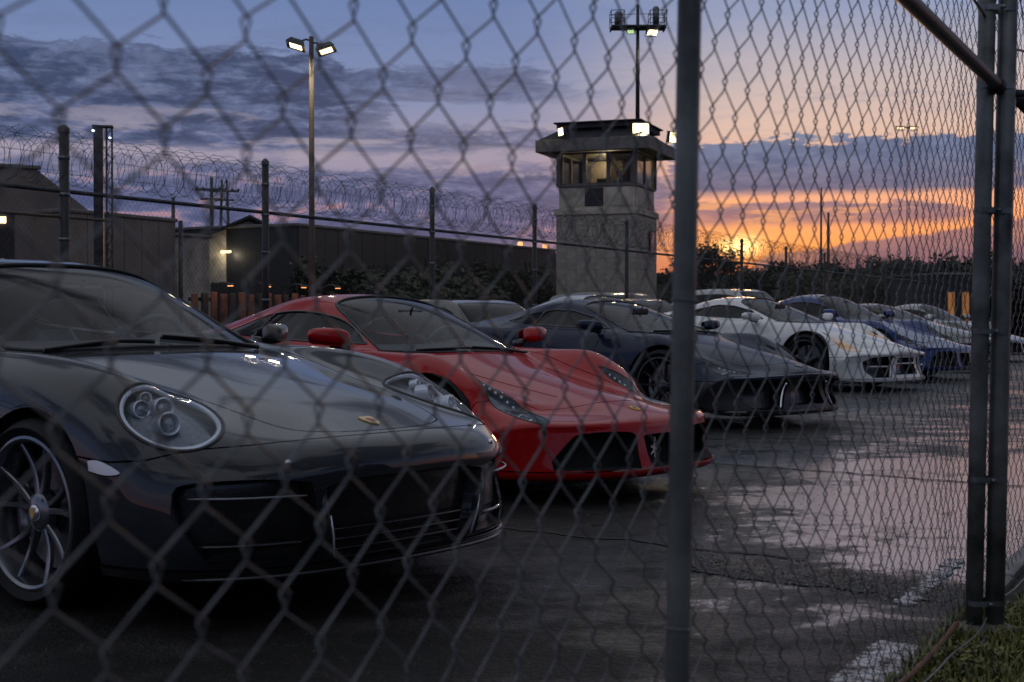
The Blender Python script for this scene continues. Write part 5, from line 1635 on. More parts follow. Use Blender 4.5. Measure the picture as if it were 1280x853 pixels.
# sill, corner posts, mullions, panes
g = G(); g.bbox((-hc - .07, -hc - .07, zB - .045), (hc + .07, hc + .07, zB + .03), .012); g.obj('sill_band', M['fascia'], tower)
for sx in (-1, 1):
    for sy in (-1, 1):
        g = G(); g.bbox((sx * hc - .09, sy * hc - .09, zB + .032), (sx * hc + .09, sy * hc + .09, zC), .01); g.obj('corner_post', M['frame_paint'], tower)
for fi in range(4):
    n = 3 if fi in (0, 2) else 2
    xs = [-hc + .09 + i * (2 * hc - .18) / n for i in range(n + 1)]
    for i in range(n):
        a, b = xs[i] + .05, xs[i + 1] - .05
        T = rotz(fi * PI / 2)
        g = G()
        g.box((a - .05, -hc - .03, zB + .034), (a + .03, -hc + .05, zC - .01), T); g.box((b - .03, -hc - .03, zB + .034), (b + .05, -hc + .05, zC - .01), T)
        g.box((a + .03, -hc - .028, zB + .034), (b - .03, -hc + .05, zB + .09), T); g.box((a + .03, -hc - .028, zC - .09), (b - .03, -hc + .05, zC - .01), T)
        w = g.obj('window', M['frame_paint'], tower)
        g = G(); g.box((a + .03, -hc, zB + .09), (b - .03, -hc + .012, zC - .09), T); g.obj('pane', M['tower_glass'], w)
        if fi == 0 and i == 2:
            g = G()
            for q in range(14): g.box((a + .03, -hc + .06, zB + .1 + q * .08), (b - .03, -hc + .075, zB + .17 + q * .08), T)
            g.obj('roller_blind', M['door_dark'], w)
# inside: floor, lit back wall, console, ceiling
g = G(); g.box((-hc + .15, -hc + .15, zB - .4), (hc - .15, hc - .15, zB - .3)); g.obj('room_floor', M['dark_clad'], tower)
g = G(); g.box((-1.1, .7, zB), (.45, .76, zC - .15)); g.obj('room_wall', M['plaster'], tower)
g = G(); g.bbox((-.5, -.4, zB - .3), (.3, .1, zB + .12), .04); g.bbox((-.35, -.35, zB + .12), (.05, -.25, zB + .38), .02); g.obj('control_console', M['galv_dark'], tower)
g = G(); g.bbox((-.35, -.1, zC - .16), (.35, .1, zC - .08), .02); g.obj('ceiling_lamp', M['window_lit'], tower)
spot('ceiling_lamp_light', TW + Vector((0, 0, zC - .35)), (1, .78, .48), 110, .2)
# roof
E1 = 2.21
g = G(); g.bbox((-E1, -E1, zC + .01), (E1, E1, zD - .12), .015); g.obj('soffit', M['fascia'], tower)
for fi in range(4):
    g = G(); g.bbox((-E1 - .03, -E1 - .05, zC - .03), (E1 + (.05 if fi % 2 == 0 else -.002), -E1 - .004, zD), .01, rotz(fi * PI / 2)); g.obj('fascia_board', M['fascia'], tower)
g = G()
vs = [(-E1, -E1, zD - .02), (E1, -E1, zD - .02), (E1, E1, zD - .02), (-E1, E1, zD - .02), (-1.5, -1.5, zE - .26), (1.5, -1.5, zE - .26), (1.5, 1.5, zE - .26), (-1.5, 1.5, zE - .26)]
g.add(vs, [(0, 1, 5, 4), (1, 2, 6, 5), (2, 3, 7, 6), (3, 0, 4, 7), (4, 5, 6, 7)], False); g.obj('roof', M['roof_dark'], tower)
g = G(); g.bbox((-1.55, -1.75, zE - .25), (1.75, 1.6, zE - .06), .02); g.bbox((-1.65, -1.85, zE - .055), (1.85, 1.7, zE), .01); g.obj('roof_cap', M['roof_dark'], tower)
tm = Matrix.Translation(TW) @ rotz(TR)
def tp(x, y, z): return tm @ Vector((x, y, z))
floodlight('floodlight', at(801, 161, 54.0), (.05, -1, -.22), (.66, .44), 'rectangular floodlight glaring on the front roof edge of the guard tower, below the mast', power=260)
floodlight('floodlight', at(701, 165, 54.6), (-.88, -.35, -.10), (.46, .32), 'small floodlight on the left end of the guard tower roof, turned to the left', power=60)
floodlight('floodlight', at(842, 172, 54.6), (.65, -.65, -.15), (.50, .42), 'floodlight on the right roof corner of the guard tower, half behind the post', power=60)
# mast with a caged platform
MT = at(797, 150, 55.6); top_z = EYE + (HORIZON - 8) / F_PX * 55.6; plz = EYE + (HORIZON - 37) / F_PX * 55.6
mast = empty('lighting_mast', (MT.x, MT.y, zE), 0, 'tall steel mast with a caged platform on the roof of the guard tower', 'mast')
g = G(); g.tube([(0, 0, -.02), (0, 0, 2.2), (0, 0, top_z - zE)], [.085, .075, .06], 12); g.obj('pole', M['galv_dark'], mast)
g = G(); g.lathe([(.16, 0), (.16, .04), (.09, .06)], 12); g.obj('base_flange', M['galv_dark'], mast)
pz = plz - zE
g = G(); g.bbox((-1.06, -.45, pz), (1.08, .45, pz + .06), .01); 
for a in (-1.04, 0, 1.04): g.box((a - .03, -.44, pz - .06), (a + .03, .44, pz - .003))
g.obj('platform', M['galv_dark'], mast)
for (x0, x1) in ((-1.06, -.55), (.45, 1.08)):
    g = G()
    for z in (.32, .62):
        g.tube([(x0, -.45, pz + z), (x1, -.45, pz + z), (x1, .45, pz + z), (x0, .45, pz + z)], .016, 5, True)
    for x in (x0, (x0 + x1) / 2, x1):
        for y in (-.45, .45): g.tube([(x, y, pz + .06), (x, y, pz + .62)], .016, 5)
    g.obj('guard_rail', M['galv_dark'], mast)
g = G(); g.tube([(-1.05, -.4, pz + .45), (1.06, -.4, pz + .5)], .012, 5); g.obj('guard_rail', M['galv_dark'], mast)
for (x, r_, h) in ((-.75, .15, .55), (.72, .13, .75)):
    g = G(); g.lathe([(0, 0), (r_, .01), (r_, h), (r_ * .6, h + .06), (0, h + .07)], 16, Matrix.Translation((x, .1, pz + .065))); g.obj('antenna_drum', M['galv'], mast)
floodlight('lamp_head', Vector((.55, -.30, pz - .20)), (.1, -.55, -.8), (.42, .36), '', parent=mast)
floodlight('lamp_head', Vector((-.30, -.30, pz - .17)), (-.1, -.55, -.8), (.30, .26), '', parent=mast, lit='lamp_dim')
spot('mast_lamp_light', Vector((MT.x + .55, MT.y - .4, plz - .4)), (1, .85, .6), 120, .15, (0, -.4, -1), 140)

# --- twin lamp post inside the fence line
LP = Vector(((390 - 640) / F_PX * 33, 33, 0)); lz = EYE + (HORIZON - 47) / F_PX * 33
post = empty('lamp_post', LP, 0, 'tall steel lamp post with two lit shoebox heads, left of the picture centre', 'lamp post')
g = G(); g.tube([(0, 0, .02), (0, 0, 3), (0, 0, lz)], [.085, .07, .055], 12); g.obj('pole', M['pole_brown'], post)
g = G(); g.lathe([(.2, 0), (.2, .03), (.1, .05)], 12); g.obj('base_flange', M['galv_dark'], post)
for sd in (-1, 1):
    g = G(); g.tube([(0, 0, lz - .10 - .05 * (sd > 0)), (sd * .12, -.02, lz - .07 - .08 * (sd > 0)), (sd * .2, -.04, lz - .10 - .12 * (sd > 0))], .022, 8); arm = g.obj('arm', M['galv_dark'], post)
    T = Matrix.Translation((sd * .34, -.05, lz - .20 - (.10 if sd > 0 else 0))) @ Matrix.Rotation(-sd * .30, 4, 'Y') @ Matrix.Rotation(-.20, 4, 'X')
    g = G(); n = 10; vs = []
    g.add([T @ Vector(p) for p in ((-.15, -.14, .10), (.15, -.14, .10), (.15, .14, .10), (-.15, .14, .10), (-.22, -.20, -.02), (.22, -.20, -.02), (.22, .20, -.02), (-.22, .20, -.02), (-.22, -.20, -.06), (.22, -.20, -.06), (.22, .20, -.06), (-.22, .20, -.06))], [(0, 1, 2, 3), (0, 4, 5, 1), (1, 5, 6, 2), (2, 6, 7, 3), (3, 7, 4, 0), (4, 8, 9, 5), (5, 9, 10, 6), (6, 10, 11, 7), (7, 11, 8, 4)], False)
    h = g.obj('lamp_head', M['galv_dark'], post)
    g = G(); g.box((-.14, -.12, -.052), (.14, .12, -.04), T); g.obj('lamp_face', M['lamp_on'], h)
    spot('lamp_post_light', LP + Vector((sd * .34, -.05, lz - .38)), (1, .82, .52), 60, .15, (sd * .2, -.5, -1), 140)

# --- far twin floodlight on a slim pole, right
FP = Vector(((1133 - 640) / F_PX * 74, 74, 0)); fz = EYE + (HORIZON - 160) / F_PX * 74
fl = empty('floodlight_pole', FP, 0, 'slim distant pole with a bright pair of floodlights, above the slate cloud on the right', 'lamp post')
g = G(); g.tube([(0, 0, 0), (0, 0, fz)], [.03, .018], 6); g.obj('pole', M['galv'], fl)
g = G(); g.tube([(-.6, 0, fz), (.6, 0, fz)], .03, 6); g.obj('crossbar', M['galv'], fl)
for x in (-.38, .30): floodlight('lamp_head', Vector((x, -.1, fz - .05)), (.0, -1, -.25), (.42, .16), '', parent=fl, lit='lamp_far')

# --- low buildings on the left
def block(name, u0, u1, d0, d1, vtop, mat, label, cat, depth=6, parapet=True, z=None):
    """a box building whose front runs from pixel u0 at depth d0 to u1 at depth d1; roof at vtop seen at u0"""
    a = Vector(((u0 - 640) / F_PX * d0, d0, 0)); b = Vector(((u1 - 640) / F_PX * d1, d1, 0))
    zt = z or EYE + (HORIZON - vtop) / F_PX * d0
    L = (b - a).length; o = empty(name, a, math.atan2(b.y - a.y, b.x - a.x), label, cat)
    g = G(); g.box((0, 0, -.01), (L, depth, zt)); g.obj('wall', mat, o)
    if parapet:
        g = G(); g.bbox((-.08, -.08, zt + .002), (L + .08, depth + .08, zt + .10), .02); g.obj('coping', M['fascia'], o)
    return o, L, zt
bA, LA, zA_ = block('plain_building', -60, 47, 34, 35, 207, M['plaster'], 'tall plain rendered building at the far left edge, with a dark doorway', 'building', 9)
g = G()
vs = [(LA, 0.02, 0), (LA, 8.9, 0), (LA, 8.9, zA_), (LA, .02, zA_), (LA + 1.65, .02, 0), (LA + 1.65, 8.9, 0), (LA + 1.65, 8.9, zA_ - 1.25), (LA + 1.65, .02, zA_ - 1.25)]
g.add(vs, [(0, 4, 7, 3), (1, 2, 6, 5), (3, 7, 6, 2), (4, 5, 6, 7)], False); g.obj('sloping_annex', M['plaster'], bA)
g = G(); g.bbox((.55, -.05, 0), (LA - .55, -.004, EYE + 137 / F_PX * 34), .01); dr = g.obj('doorway', M['door_dark'], bA)
g = G(); g.box((LA - .9, -.10, 3.35), (LA - .75, -.055, 3.5)); g.obj('door_lamp', M['lamp_point'], dr)
bB, LB, zB_ = block('low_wall_building', 84, 218, 34.5, 38, 266, M['plaster'], 'long low rendered building behind the lattice column', 'building', 5)
# vertical joints in the render, each panel on its own
for i in range(6):
    g = G(); g.bbox((i * LB / 6 + .01, -.045, .02), ((i + 1) * LB / 6 - .01, -.003, zB_ - .02), .008); g.obj('render_panel', M['plaster'], bB)
g = G(); g.tube([(LB + .12, -.12, 0), (LB + .12, -.12, zB_ + .05)], .06, 8); g.obj('downpipe', M['galv_dark'], bB)
bC, LC, zC_ = block('flat_shed', 222, 262, 40, 41, 296, M['block'], 'small flat-roofed shed between the low building and the gabled one', 'shed', 4)
# gabled building
dG = 46
aG = Vector(((248 - 640) / F_PX * dG, dG, 0)); bG = Vector(((372 - 640) / F_PX * (dG + 1), dG + 1, 0))
gb = empty('gabled_building', aG, math.atan2(bG.y - aG.y, bG.x - aG.x), 'gabled building with a lit corner under its eaves, behind the third fence post', 'building')
LG = (bG - aG).length; ze = EYE + (HORIZON - 300) / F_PX * dG; zr = EYE + (HORIZON - 272) / F_PX * dG
g = G(); g.add([(0, 0, 0), (LG, 0, 0), (LG, 0, ze), (LG / 2, 0, zr - .08), (0, 0, ze), (0, 9, 0), (LG, 9, 0), (LG, 9, ze), (LG / 2, 9, zr - .08), (0, 9, ze)], [(0, 1, 2, 3, 4), (5, 9, 8, 7, 6), (0, 4, 9, 5), (1, 6, 7, 2)], False); g.obj('wall', M['block'], gb)
for sd in (0, 1):
    x0, x1 = (-.35, LG / 2) if sd == 0 else (LG + .35, LG / 2)
    z0 = ze - .18
    g = G(); vs = [(x0, -.4, z0), (x1, -.4, zr), (x1, 9.3, zr), (x0, 9.3, z0)]; vs += [(a, b, c + .09) for a, b, c in vs]
    g.add(vs, [(0, 1, 2, 3), (4, 7, 6, 5), (0, 4, 5, 1), (1, 5, 6, 2), (2, 6, 7, 3), (3, 7, 4, 0)], False); g.obj('roof_slope', M['roof_dark'], gb)
for (x0, x1, z0, z1) in ((.4, 1.0, 0, 2.2), (1.5, 2.5, 1.0, 2.3)):
    g = G(); g.bbox((x0, -.05, z0), (x1, -.003, z1), .01); g.obj('door' if z0 == 0 else 'window', M['door_dark'], gb)
g = G(); g.bbox((.72, -.14, ze - .42), (1.12, -.02, ze - .34), .01); g.obj('eaves_lamp', M['lamp_on'], gb)
spot('eaves_lamp_light', gb.matrix_basis @ Vector((.92, -.35, ze - .5)), (1, .85, .6), 7, .1)
# long dark warehouse running off behind the fence
bD, LD, zD_ = block('warehouse', 372, 694, 45, 62, 283, M['dark_clad'], 'long dark warehouse with a row of small lamps along its foot, left of the tower', 'warehouse', 14, True)
nP = 26
for i in range(nP):
    g = G(); g.bbox((i * LD / nP + .008, -.05 - (i % 2) * .006, .05), ((i + 1) * LD / nP - .008, -.004, zD_ - .03), .01); g.obj('cladding_panel', M['dark_clad'], bD)
for i, fx in enumerate((.30, .335, .36, .375, .39, .46, .56, .60, .71, .73, .88, .93)):
    g = G(); g.bbox((LD * fx - .035, -.19, 1.95 + (i % 3) * .12), (LD * fx + .035, -.12, 2.0 + (i % 3) * .12), .01)
    g.obj('wall_lamp', M[('lamp_point', 'lamp_blue', 'lamp_point', 'lamp_orange')[i % 4]], bD)
for fx in (.84, .965):
    g = G(); g.bbox((LD * fx - .10, .1, zD_ + .12), (LD * fx + .10, .25, zD_ + .28), .02); g.obj('roof_lamp', M['lamp_orange'], bD)
# rusty sheet screen with upright ribs, catching the lamp light
sA = Vector(((238 - 640) / F_PX * 30, 30, 0)); sB = Vector(((425 - 640) / F_PX * 33.5, 33.5, 0))
scr = empty('rusty_screen', sA, math.atan2(sB.y - sA.y, sB.x - sA.x), 'low rusty sheet-metal screen with upright ribs, behind the far fence left of the red car', 'screen')
LS = (sB - sA).length; n = 17
for i in range(n):
    g = G(); g.bbox((i * LS / n + .03, -.03 - (i % 2) * .03, .0), ((i + .72) * LS / n, .02, 1.56 + (i % 3) * .02), .01); g.obj('metal_sheet', M['rust_panel' if i % 3 != 1 else 'dark_clad'], scr)
g = G(); g.box((0, .03, .3), (LS, .08, .38)); g.box((0, .03, 1.4), (LS, .08, 1.48)); g.obj('support_rail', M['galv_dark'], scr)
for i in range(4):
    p = scr.matrix_basis @ Vector((LS * (.14 + .24 * i), -.55, 1.75))
    o = G(); o.bbox((-.07, -.05, -.02), (.07, .05, .03), .01); o.tube([(0, 0, .03), (0, .3, .06), (0, .52, -.02)], .012, 5)
    h = o.obj('screen_lamp', M['galv_dark'], scr); h.location = (LS * (.14 + .24 * i), -.55, 1.75)
    e = G(); e.box((-.05, -.035, -.035), (.05, .035, -.022)); e.obj('lamp_face', M['lamp_orange'], h)
    spot('screen_lamp_light', p + Vector((0, 0, -.08)), (1, .45, .18), 1.6, .05)
# embankment and low buildings right of the tower
def berm(name, pts, mat, seed):
    rr = random.Random(seed); g = G(); P = []
    for (u, d, v, w) in pts: 
        x = (u - 640) / F_PX * d; P.append((x, d, EYE + (HORIZON - v) / F_PX * d, w))
    n = 8; vs = []; m = 0; rows = []
    for i in range(len(P) - 1):
        for k in range(n):
            t = k / n; a, b = P[i], P[i + 1]; rows.append(tuple(a[j] * (1 - t) + b[j] * t for j in range(4)))
    rows.append(P[-1])
    for (x, y, z, w) in rows:
        z += rr.uniform(-.12, .12)
        for (q, hh) in ((-1, 0), (-.7, .55), (-.35, .9), (0, 1.0), (.5, .9), (1, 0)): vs.append((x + rr.uniform(-.3, .3), y + q * w, max(-.02, z * hh + (rr.uniform(-.1, .1) if hh else 0) - (0 if hh else .05))))
    k = 6
    g.add(vs, [(i * k + j, (i + 1) * k + j, (i + 1) * k + j + 1, i * k + j + 1) for i in range(len(rows) - 1) for j in range(k - 1)], True)
    return tagp(g.obj(name, mat), kind='structure')
M['scrub'] = pbr('scrub_bank', (.020, .022, .014), .95, var=.5, nscale=.5, bump=.8, bscale=2.5, bdist=.3)
berm('embankment', [(560, 92, 352, 6), (700, 95, 343, 7), (860, 98, 343, 8), (980, 104, 344, 9), (1080, 112, 350, 9), (1400, 118, 352, 9)], M['scrub'], 3)
berm('far_hills', [(-300, 900, 352, 120), (300, 900, 348, 120), (700, 950, 344, 120), (1000, 1000, 347, 120), (1300, 900, 340, 120), (1700, 900, 345, 120)], M['scrub'], 5)

# --- utility poles far off left
for (u, v0, d, kind) in ((217, 247, 62, 0), (265, 222, 66, 1), (281, 225, 70, 2)):
    x = (u - 640) / F_PX * d; z = EYE + (HORIZON - v0) / F_PX * d
    o = empty('utility_pole', (x, d, 0), 0, ('short bare utility pole left of the gabled building', 'utility pole with a double crossarm above the gabled building', 'narrow lattice pylon standing just right of the crossarm pole')[kind], 'utility pole')
    g = G()
    if kind < 2: g.tube([(0, 0, 0), (0, 0, z)], [.13, .08], 8)
    else:
        for sx in (-1, 1):
            for sy in (-1, 1): g.tube([(sx * .35, sy * .35, 0), (sx * .12, sy * .12, z)], .035, 4)
        for k in range(14):
            t0, t1 = k / 14, (k + 1) / 14; w0, w1 = .35 - .23 * t0, .35 - .23 * t1; s_ = 1 if k % 2 else -1
            g.tube([(-s_ * w0, -w0, z * t0), (s_ * w1, -w1, z * t1)], .02, 4)
    g.obj('pole', M['galv_dark'], o)
    if kind:
        g = G(); g.box((-.75, -.05, z - .62), (.75, .05, z - .52)); g.box((-.5, -.05, z - 1.05), (.5, .05, z - .97)); g.obj('crossarm', M['galv_dark'], o)
        for x_ in (-.7, -.4, .4, .7):
            g = G(); g.lathe([(.05, 0), (.07, .05), (.03, .1), (0, .12)], 8, Matrix.Translation((x_, 0, z - .52))); g.obj('insulator', M['galv'], o)
for (u, v0, d, mk, lb) in ((1035, 266, 62, 'rust', 'rusty bare pole rising right of the sunset, taller than the fence posts'), (1026, 235, 90, 'galv_dark', 'thin dark pole just left of the rusty one')):
    x = (u - 640) / F_PX * d; z = EYE + (HORIZON - v0) / F_PX * d
    g = G(); g.tube([(x, d, 0), (x, d, z * .5), (x, d, z)], [.10, .08, .05], 8); g.lathe([(.16, 0), (.16, .05), (.1, .07)], 10, Matrix.Translation((x, d, 0)))
    tagp(g.obj('bare_pole', M[mk]), lb, 'pole')

# --- trees against the glow
def tree_parts(seed, H, W, dens, trunk_h=.35, leaf=.16):
    rr = random.Random(seed); g = G(); tips = []
    def limb(p, d, L, r, lev):
        pts = [p]; q = Vector(p)
        for k in range(4):
            d = (d + Vector((rr.uniform(-.25, .25), rr.uniform(-.25, .25), rr.uniform(-.05, .22)))).normalized(); q = q + d * L / 4; pts.append(q.copy())
        g.tube(pts, [r * (1 - .15 * k) for k in range(5)], 5)
        if lev == 0 or r < .02: tips.append(q); return
        for _ in range(rr.choice((2, 3))):
            a = rr.uniform(0, 2 * PI); dd = (d * .8 + Vector((math.cos(a), math.sin(a), rr.uniform(-.1, .6))) * .75).normalized()
            limb(pts[rr.choice((2, 3, 4))], dd, L * rr.uniform(.55, .8), r * .6, lev - 1)
    g.tube([(0, 0, -.1), (rr.uniform(-.1, .1), rr.uniform(-.1, .1), H * trunk_h)], [H * .028, H * .020], 8)
    for _ in range(5):
        a = rr.uniform(0, 2 * PI); limb(Vector((0, 0, H * trunk_h * rr.uniform(.7, 1))), Vector((math.cos(a) * .7, math.sin(a) * .7, 1)).normalized(), H * .26, H * .014, 2)
    c = G(); n = dens
    clumps = [t + Vector((rr.gauss(0, .02 * H), rr.gauss(0, .02 * H), rr.gauss(0, .02 * H))) for t in tips for _ in range(2)]
    for i in range(n):
        b = rr.choice(clumps); s_ = leaf * rr.uniform(.5, 1.2); rad = H * .055
        p = b + Vector((rr.gauss(0, rad), rr.gauss(0, rad), rr.gauss(0, rad * .7)))
        p.x *= 1; u = Vector((rr.gauss(0, 1), rr.gauss(0, 1), rr.gauss(0, 1))).normalized(); w = u.orthogonal().normalized()
        k = len(c.v)
        c.add([p - u * s_, p + w * s_ * .5, p + u * s_, p - w * s_ * .5], [(0, 1, 2, 3)], False)
    for gg in (g, c): gg.v = [(x * W, y * W, z) for x, y, z in gg.v]
    return g, c
M['bark'] = pbr('bark', (.035, .026, .02), .9, var=.4)
M['leaf'] = leaf_mat('tree_leaves', [(.1, (.010, .014, .007)), (.6, (.026, .034, .014)), (1, (.045, .054, .022))], .7)
protos = []
def tree(kind, x, y, s, rz, label, group=None, name='broadleaf_tree'):
    if protos[kind] is None: raise RuntimeError
    src = protos[kind]
    o = empty(name, (x, y, 0), rz, label, 'tree', group); s = s / src[2]; o.scale = (s, s, s)
    for nm, me in (('trunk', src[0]), ('crown', src[1])):
        c = bpy.data.objects.new(nm, me); COL.objects.link(c); c.parent = o
for (seed, H, W, dens, th, leaf) in ((1, 7, 1.0, 2300, .42, .20), (2, 7, 1.05, 2600, .22, .20), (3, 7, .7, 2200, .15, .20), (4, 7, 1.3, 3000, .12, .22)):
    a, b = tree_parts(seed, H, W, dens, th, leaf)
    ta, tb = a.obj('trunk', M['bark']), b.obj('crown', M['leaf'])
    zz = sorted(v[2] for v in b.v); protos.append((ta.data, tb.data, zz[int(len(zz) * .985)])); bpy.data.objects.remove(ta); bpy.data.objects.remove(tb)
rt = random.Random(11)
def vs_(v, d): return (EYE + (HORIZON - v) / F_PX * d)      # wanted height; divided by the kind's own height in tree()
d = 88; tree(0, (901 - 640) / F_PX * d, d, vs_(309, d), .4, 'airy tree standing alone against the setting sun')
d = 92; tree(0, (857 - 640) / F_PX * d, d, vs_(322, d), 2.1, 'thin small tree just right of the guard tower, beside the near post')
for i in range(30):
    u = 952 + i * 13 + rt.uniform(-6, 6); d = rt.uniform(84, 94); v = 338 + rt.uniform(-11, 5) + (4 if u < 1080 else -2)
    tree((3, 1, 2, 1, 3)[i % 5], (u - 640) / F_PX * d, d, vs_(v, d), rt.uniform(0, 6), 'tree in the dark far tree line under the sunset', 'trees of the far tree line')
for i in range(46):      # low scrub trees that close the line
    u = rt.uniform(1075, 1400); d = rt.uniform(76, 86)
    tree(3 if i % 2 else 1, (u - 640) / F_PX * d, d, vs_(rt.uniform(342, 354), d), rt.uniform(0, 6), 'tree in the dark far tree line under the sunset', 'trees of the far tree line')
for i in range(14):
    u = rt.uniform(1090, 1420); d = rt.uniform(60, 70)
    tree(3, (u - 640) / F_PX * d, d, vs_(rt.uniform(352, 362), d), rt.uniform(0, 6), 'low dark bush behind the parked cars on the far right', 'bushes behind the far cars', 'bush')
for i in range(13):
    t = (i + .5) / 13; u = 395 + 285 * t + rt.uniform(-9, 9); d = 43 + 15 * t
    tree((3, 1)[i % 2], (u - 640) / F_PX * d, d, vs_(rt.uniform(336, 356), d), rt.uniform(0, 6), 'dark shrub growing along the foot of the long warehouse', 'shrubs along the warehouse', 'shrub')
# small building with warm lit openings among the bushes
bE, LE, zE_ = block('roadside_building', 1176, 1222, 60, 60.5, 344, M['dark_clad'], 'small dark building with two warm lit openings, far right between the fence posts', 'building', 4)
for x0 in (.25, .95):
    g = G(); g.bbox((x0, -.06, .5), (x0 + .42, -.004, 1.0 + 1.2), .01); f_ = g.obj('doorway', M['frame_paint'], bE)
    g = G(); g.box((x0 + .05, -.066, .55), (x0 + .37, -.0625, 2.15)); g.obj('lit_pane', M['window_lit2'] if 'window_lit2' in M else M.setdefault('window_lit2', emit('lit_doorway', (1.0, .42, .14), .20)), f_)

# ------------------------------------------------------------------ near chain-link fence
NF = empty('chain_link_fence', (0, 0, 0), 0, 'large-diamond chain-link fence right in front of the camera, hung on slim grey posts', 'fence')
LEAN = R(.95)
NF.matrix_world = Matrix.Translation(F0) @ Matrix.Rotation(LEAN, 4, 'Y') @ rotz(math.atan2(FD.y, FD.x))
MW, MH = .114, .109
def disp(x, z):
    k = min(1.0, max(0.0, (x + 4.2) / 4.1)); off = .085 * k      # the mesh is tied behind the gate posts
    return (.0035 * math.sin(x * 3.1 + z * 2.3) + .0025 * math.sin(x * 7.7 - z * 5.1 + 1) + .002 * math.sin(x * 17 + z * 11),
            off + .012 * math.sin(x * 1.9 + .5) * math.sin(z * 1.7) + .004 * math.sin(x * 6 + z * 4),
            .003 * math.sin(x * 5.3 + z * 3.9) + .0022 * math.sin(x * 13 - z * 9))
k0 = int(-4.6 / (MW / 2)); k1 = int(3.4 / (MW / 2))
for k in range(k0, k1):
    xc = k * MW / 2; pts = []
    rj = random.Random(k)
    zmax = 2.62
    rows = int((zmax - .03) / (MH / 2))
    for j in range(rows + 1):
        s_ = 1 if (j + k) % 2 == 0 else -1
        z = .03 + j * MH / 2
        xx = xc + s_ * (MW / 4 + .0026); dep = .0032 * s_
        for dz, y in ((-.0085, dep), (.0085, -dep)):
            e = disp(xx, z)
            pts.append((xx + e[0] + rj.uniform(-.0006, .0006), y + e[1], z + dz + e[2]))
    g = G(); g.tube(pts, .0014 + rj.uniform(-.0001, .0001), 6, cap=False)
    g.obj('wire', M['wire'], NF)
def lpost(name, x, y, r, h, mat, top=None):
    g = G(); g.tube([(x, y, -.05), (x, y, .6), (x, y, 1.5), (x, y, h)], r, 24); o = g.obj(name, mat, NF)
    c = G(); c.lathe([(0, .03), (r * .6, .025), (r * 1.08, 0), (r * 1.08, -.04)], 20, Matrix.Translation((x, y, h))); c.obj('post_cap', mat, o)
    return o
M['post_a'] = pbr('post_galvanised', (.15, .16, .155), .42, metal=.35, var=.5, nscale=5, bump=.25, bscale=90)
# the slim post near the camera, with tie wires
pa = lpost('post', -2.88, -.022, .0172, 2.75, M['post_a'])
for z in (.55, 1.02, 1.5, 1.9):
    g = G(); g.tube([(-2.88 + math.cos(a) * .0185, -.022 + math.sin(a) * .0185, z + .006 * math.sin(a * .5)) for a in np.linspace(0, 2 * PI, 18)], .0016, 5); g.obj('tie_wire', M['wire'], pa)
lx = lambda wx, wy: (Vector((wx, wy, 0)).dot(FD), Vector((wx, wy, 0)).dot(-FN))
ax, ay = lx(-.042, .0); bx, by = lx(.029, .012)
pA = lpost('post', ax, ay, .0275, 2.85, M['post_a'])
pB = lpost('post', bx, by, .0305, 3.0, M['post_a'])
for z in (.10, .50, .98, 1.37, 1.77, 2.02):
    c = Vector(((ax + bx) / 2, (ay + by) / 2, z)); d_ = Vector((bx - ax, by - ay, 0)).normalized(); s_ = Vector((-d_.y, d_.x, 0)); hw = .034
    loop = [c + d_ * (hw * .95 * math.copysign(1, math.cos(a)) + .031 * math.cos(a)) + s_ * .0335 * math.sin(a) for a in np.linspace(.01, 2 * PI - .01, 28)]
    g = G()
    vs = [p + Vector((0, 0, dz)) for p in loop for dz in (-.009, .009)]; n = len(loop)
    g.add(vs, [(2 * i, 2 * ((i + 1) % n), 2 * ((i + 1) % n) + 1, 2 * i + 1) for i in range(n)], True); g.obj('clamp_band', M['galv'], pA)
    b = G(); b.lathe([(0, .012), (.007, .012), (.007, 0)], 6, T3(c + s_ * -.036, -s_)); b.obj('clamp_bolt', M['galv'], pA)
for (x, y) in ((ax, ay), (bx, by)):
    g = G(); g.lathe([(.0, .02), (.05, .018), (.075, .0), (.08, -.04)], 16, Matrix.Translation((x, y, .012))); g.obj('post_footing', M['concrete_kerb'], pB)
# rails
g = G(); g.tube([(-4.7, .0, 1.775), (-2.4, 0, 1.77), (ax, 0, 1.77)], .0205, 16); rl = g.obj('top_rail', M['galv_dark'], NF)
g = G(); g.lathe([(.0265, -.05), (.0265, .01), (.02, .02)], 16, T3((ax - .03, 0, 1.77), (-1, 0, 0))); g.obj('rail_cup', M['galv_dark'], rl)
g = G(); g.tube([(bx, by, 1.77), (3.5, 0, 1.77)], .0205, 12); g.obj('top_rail', M['galv_dark'], NF)
rx = lx(1.9, .15)
g = G(); g.tube([(bx, by, 1.752), (bx + rx[0], by + rx[1], 1.752)], .012, 10); g.obj('side_rail', M['galv_dark'], NF)
a_ = lx(-.28, -.42)
g = G(); g.tube([(ax + a_[0], ay + a_[1], 2.10), (ax, ay, 1.985)], .0045, 6); g.obj('tension_wire', M['wire'], NF)
g = G(); g.tube([(bx, by, 1.90), (bx + rx[0] * .25, by + rx[1] * .25, 1.80)], .004, 6); g.obj('tension_wire', M['wire'], NF)
g = G(); g.tube([(x, .006 * math.sin(x * 9), .05 + .012 * math.sin(x * 5)) for x in np.linspace(-4.6, 3.4, 80)], .003, 6); g.obj('tension_wire', M['wire'], NF)
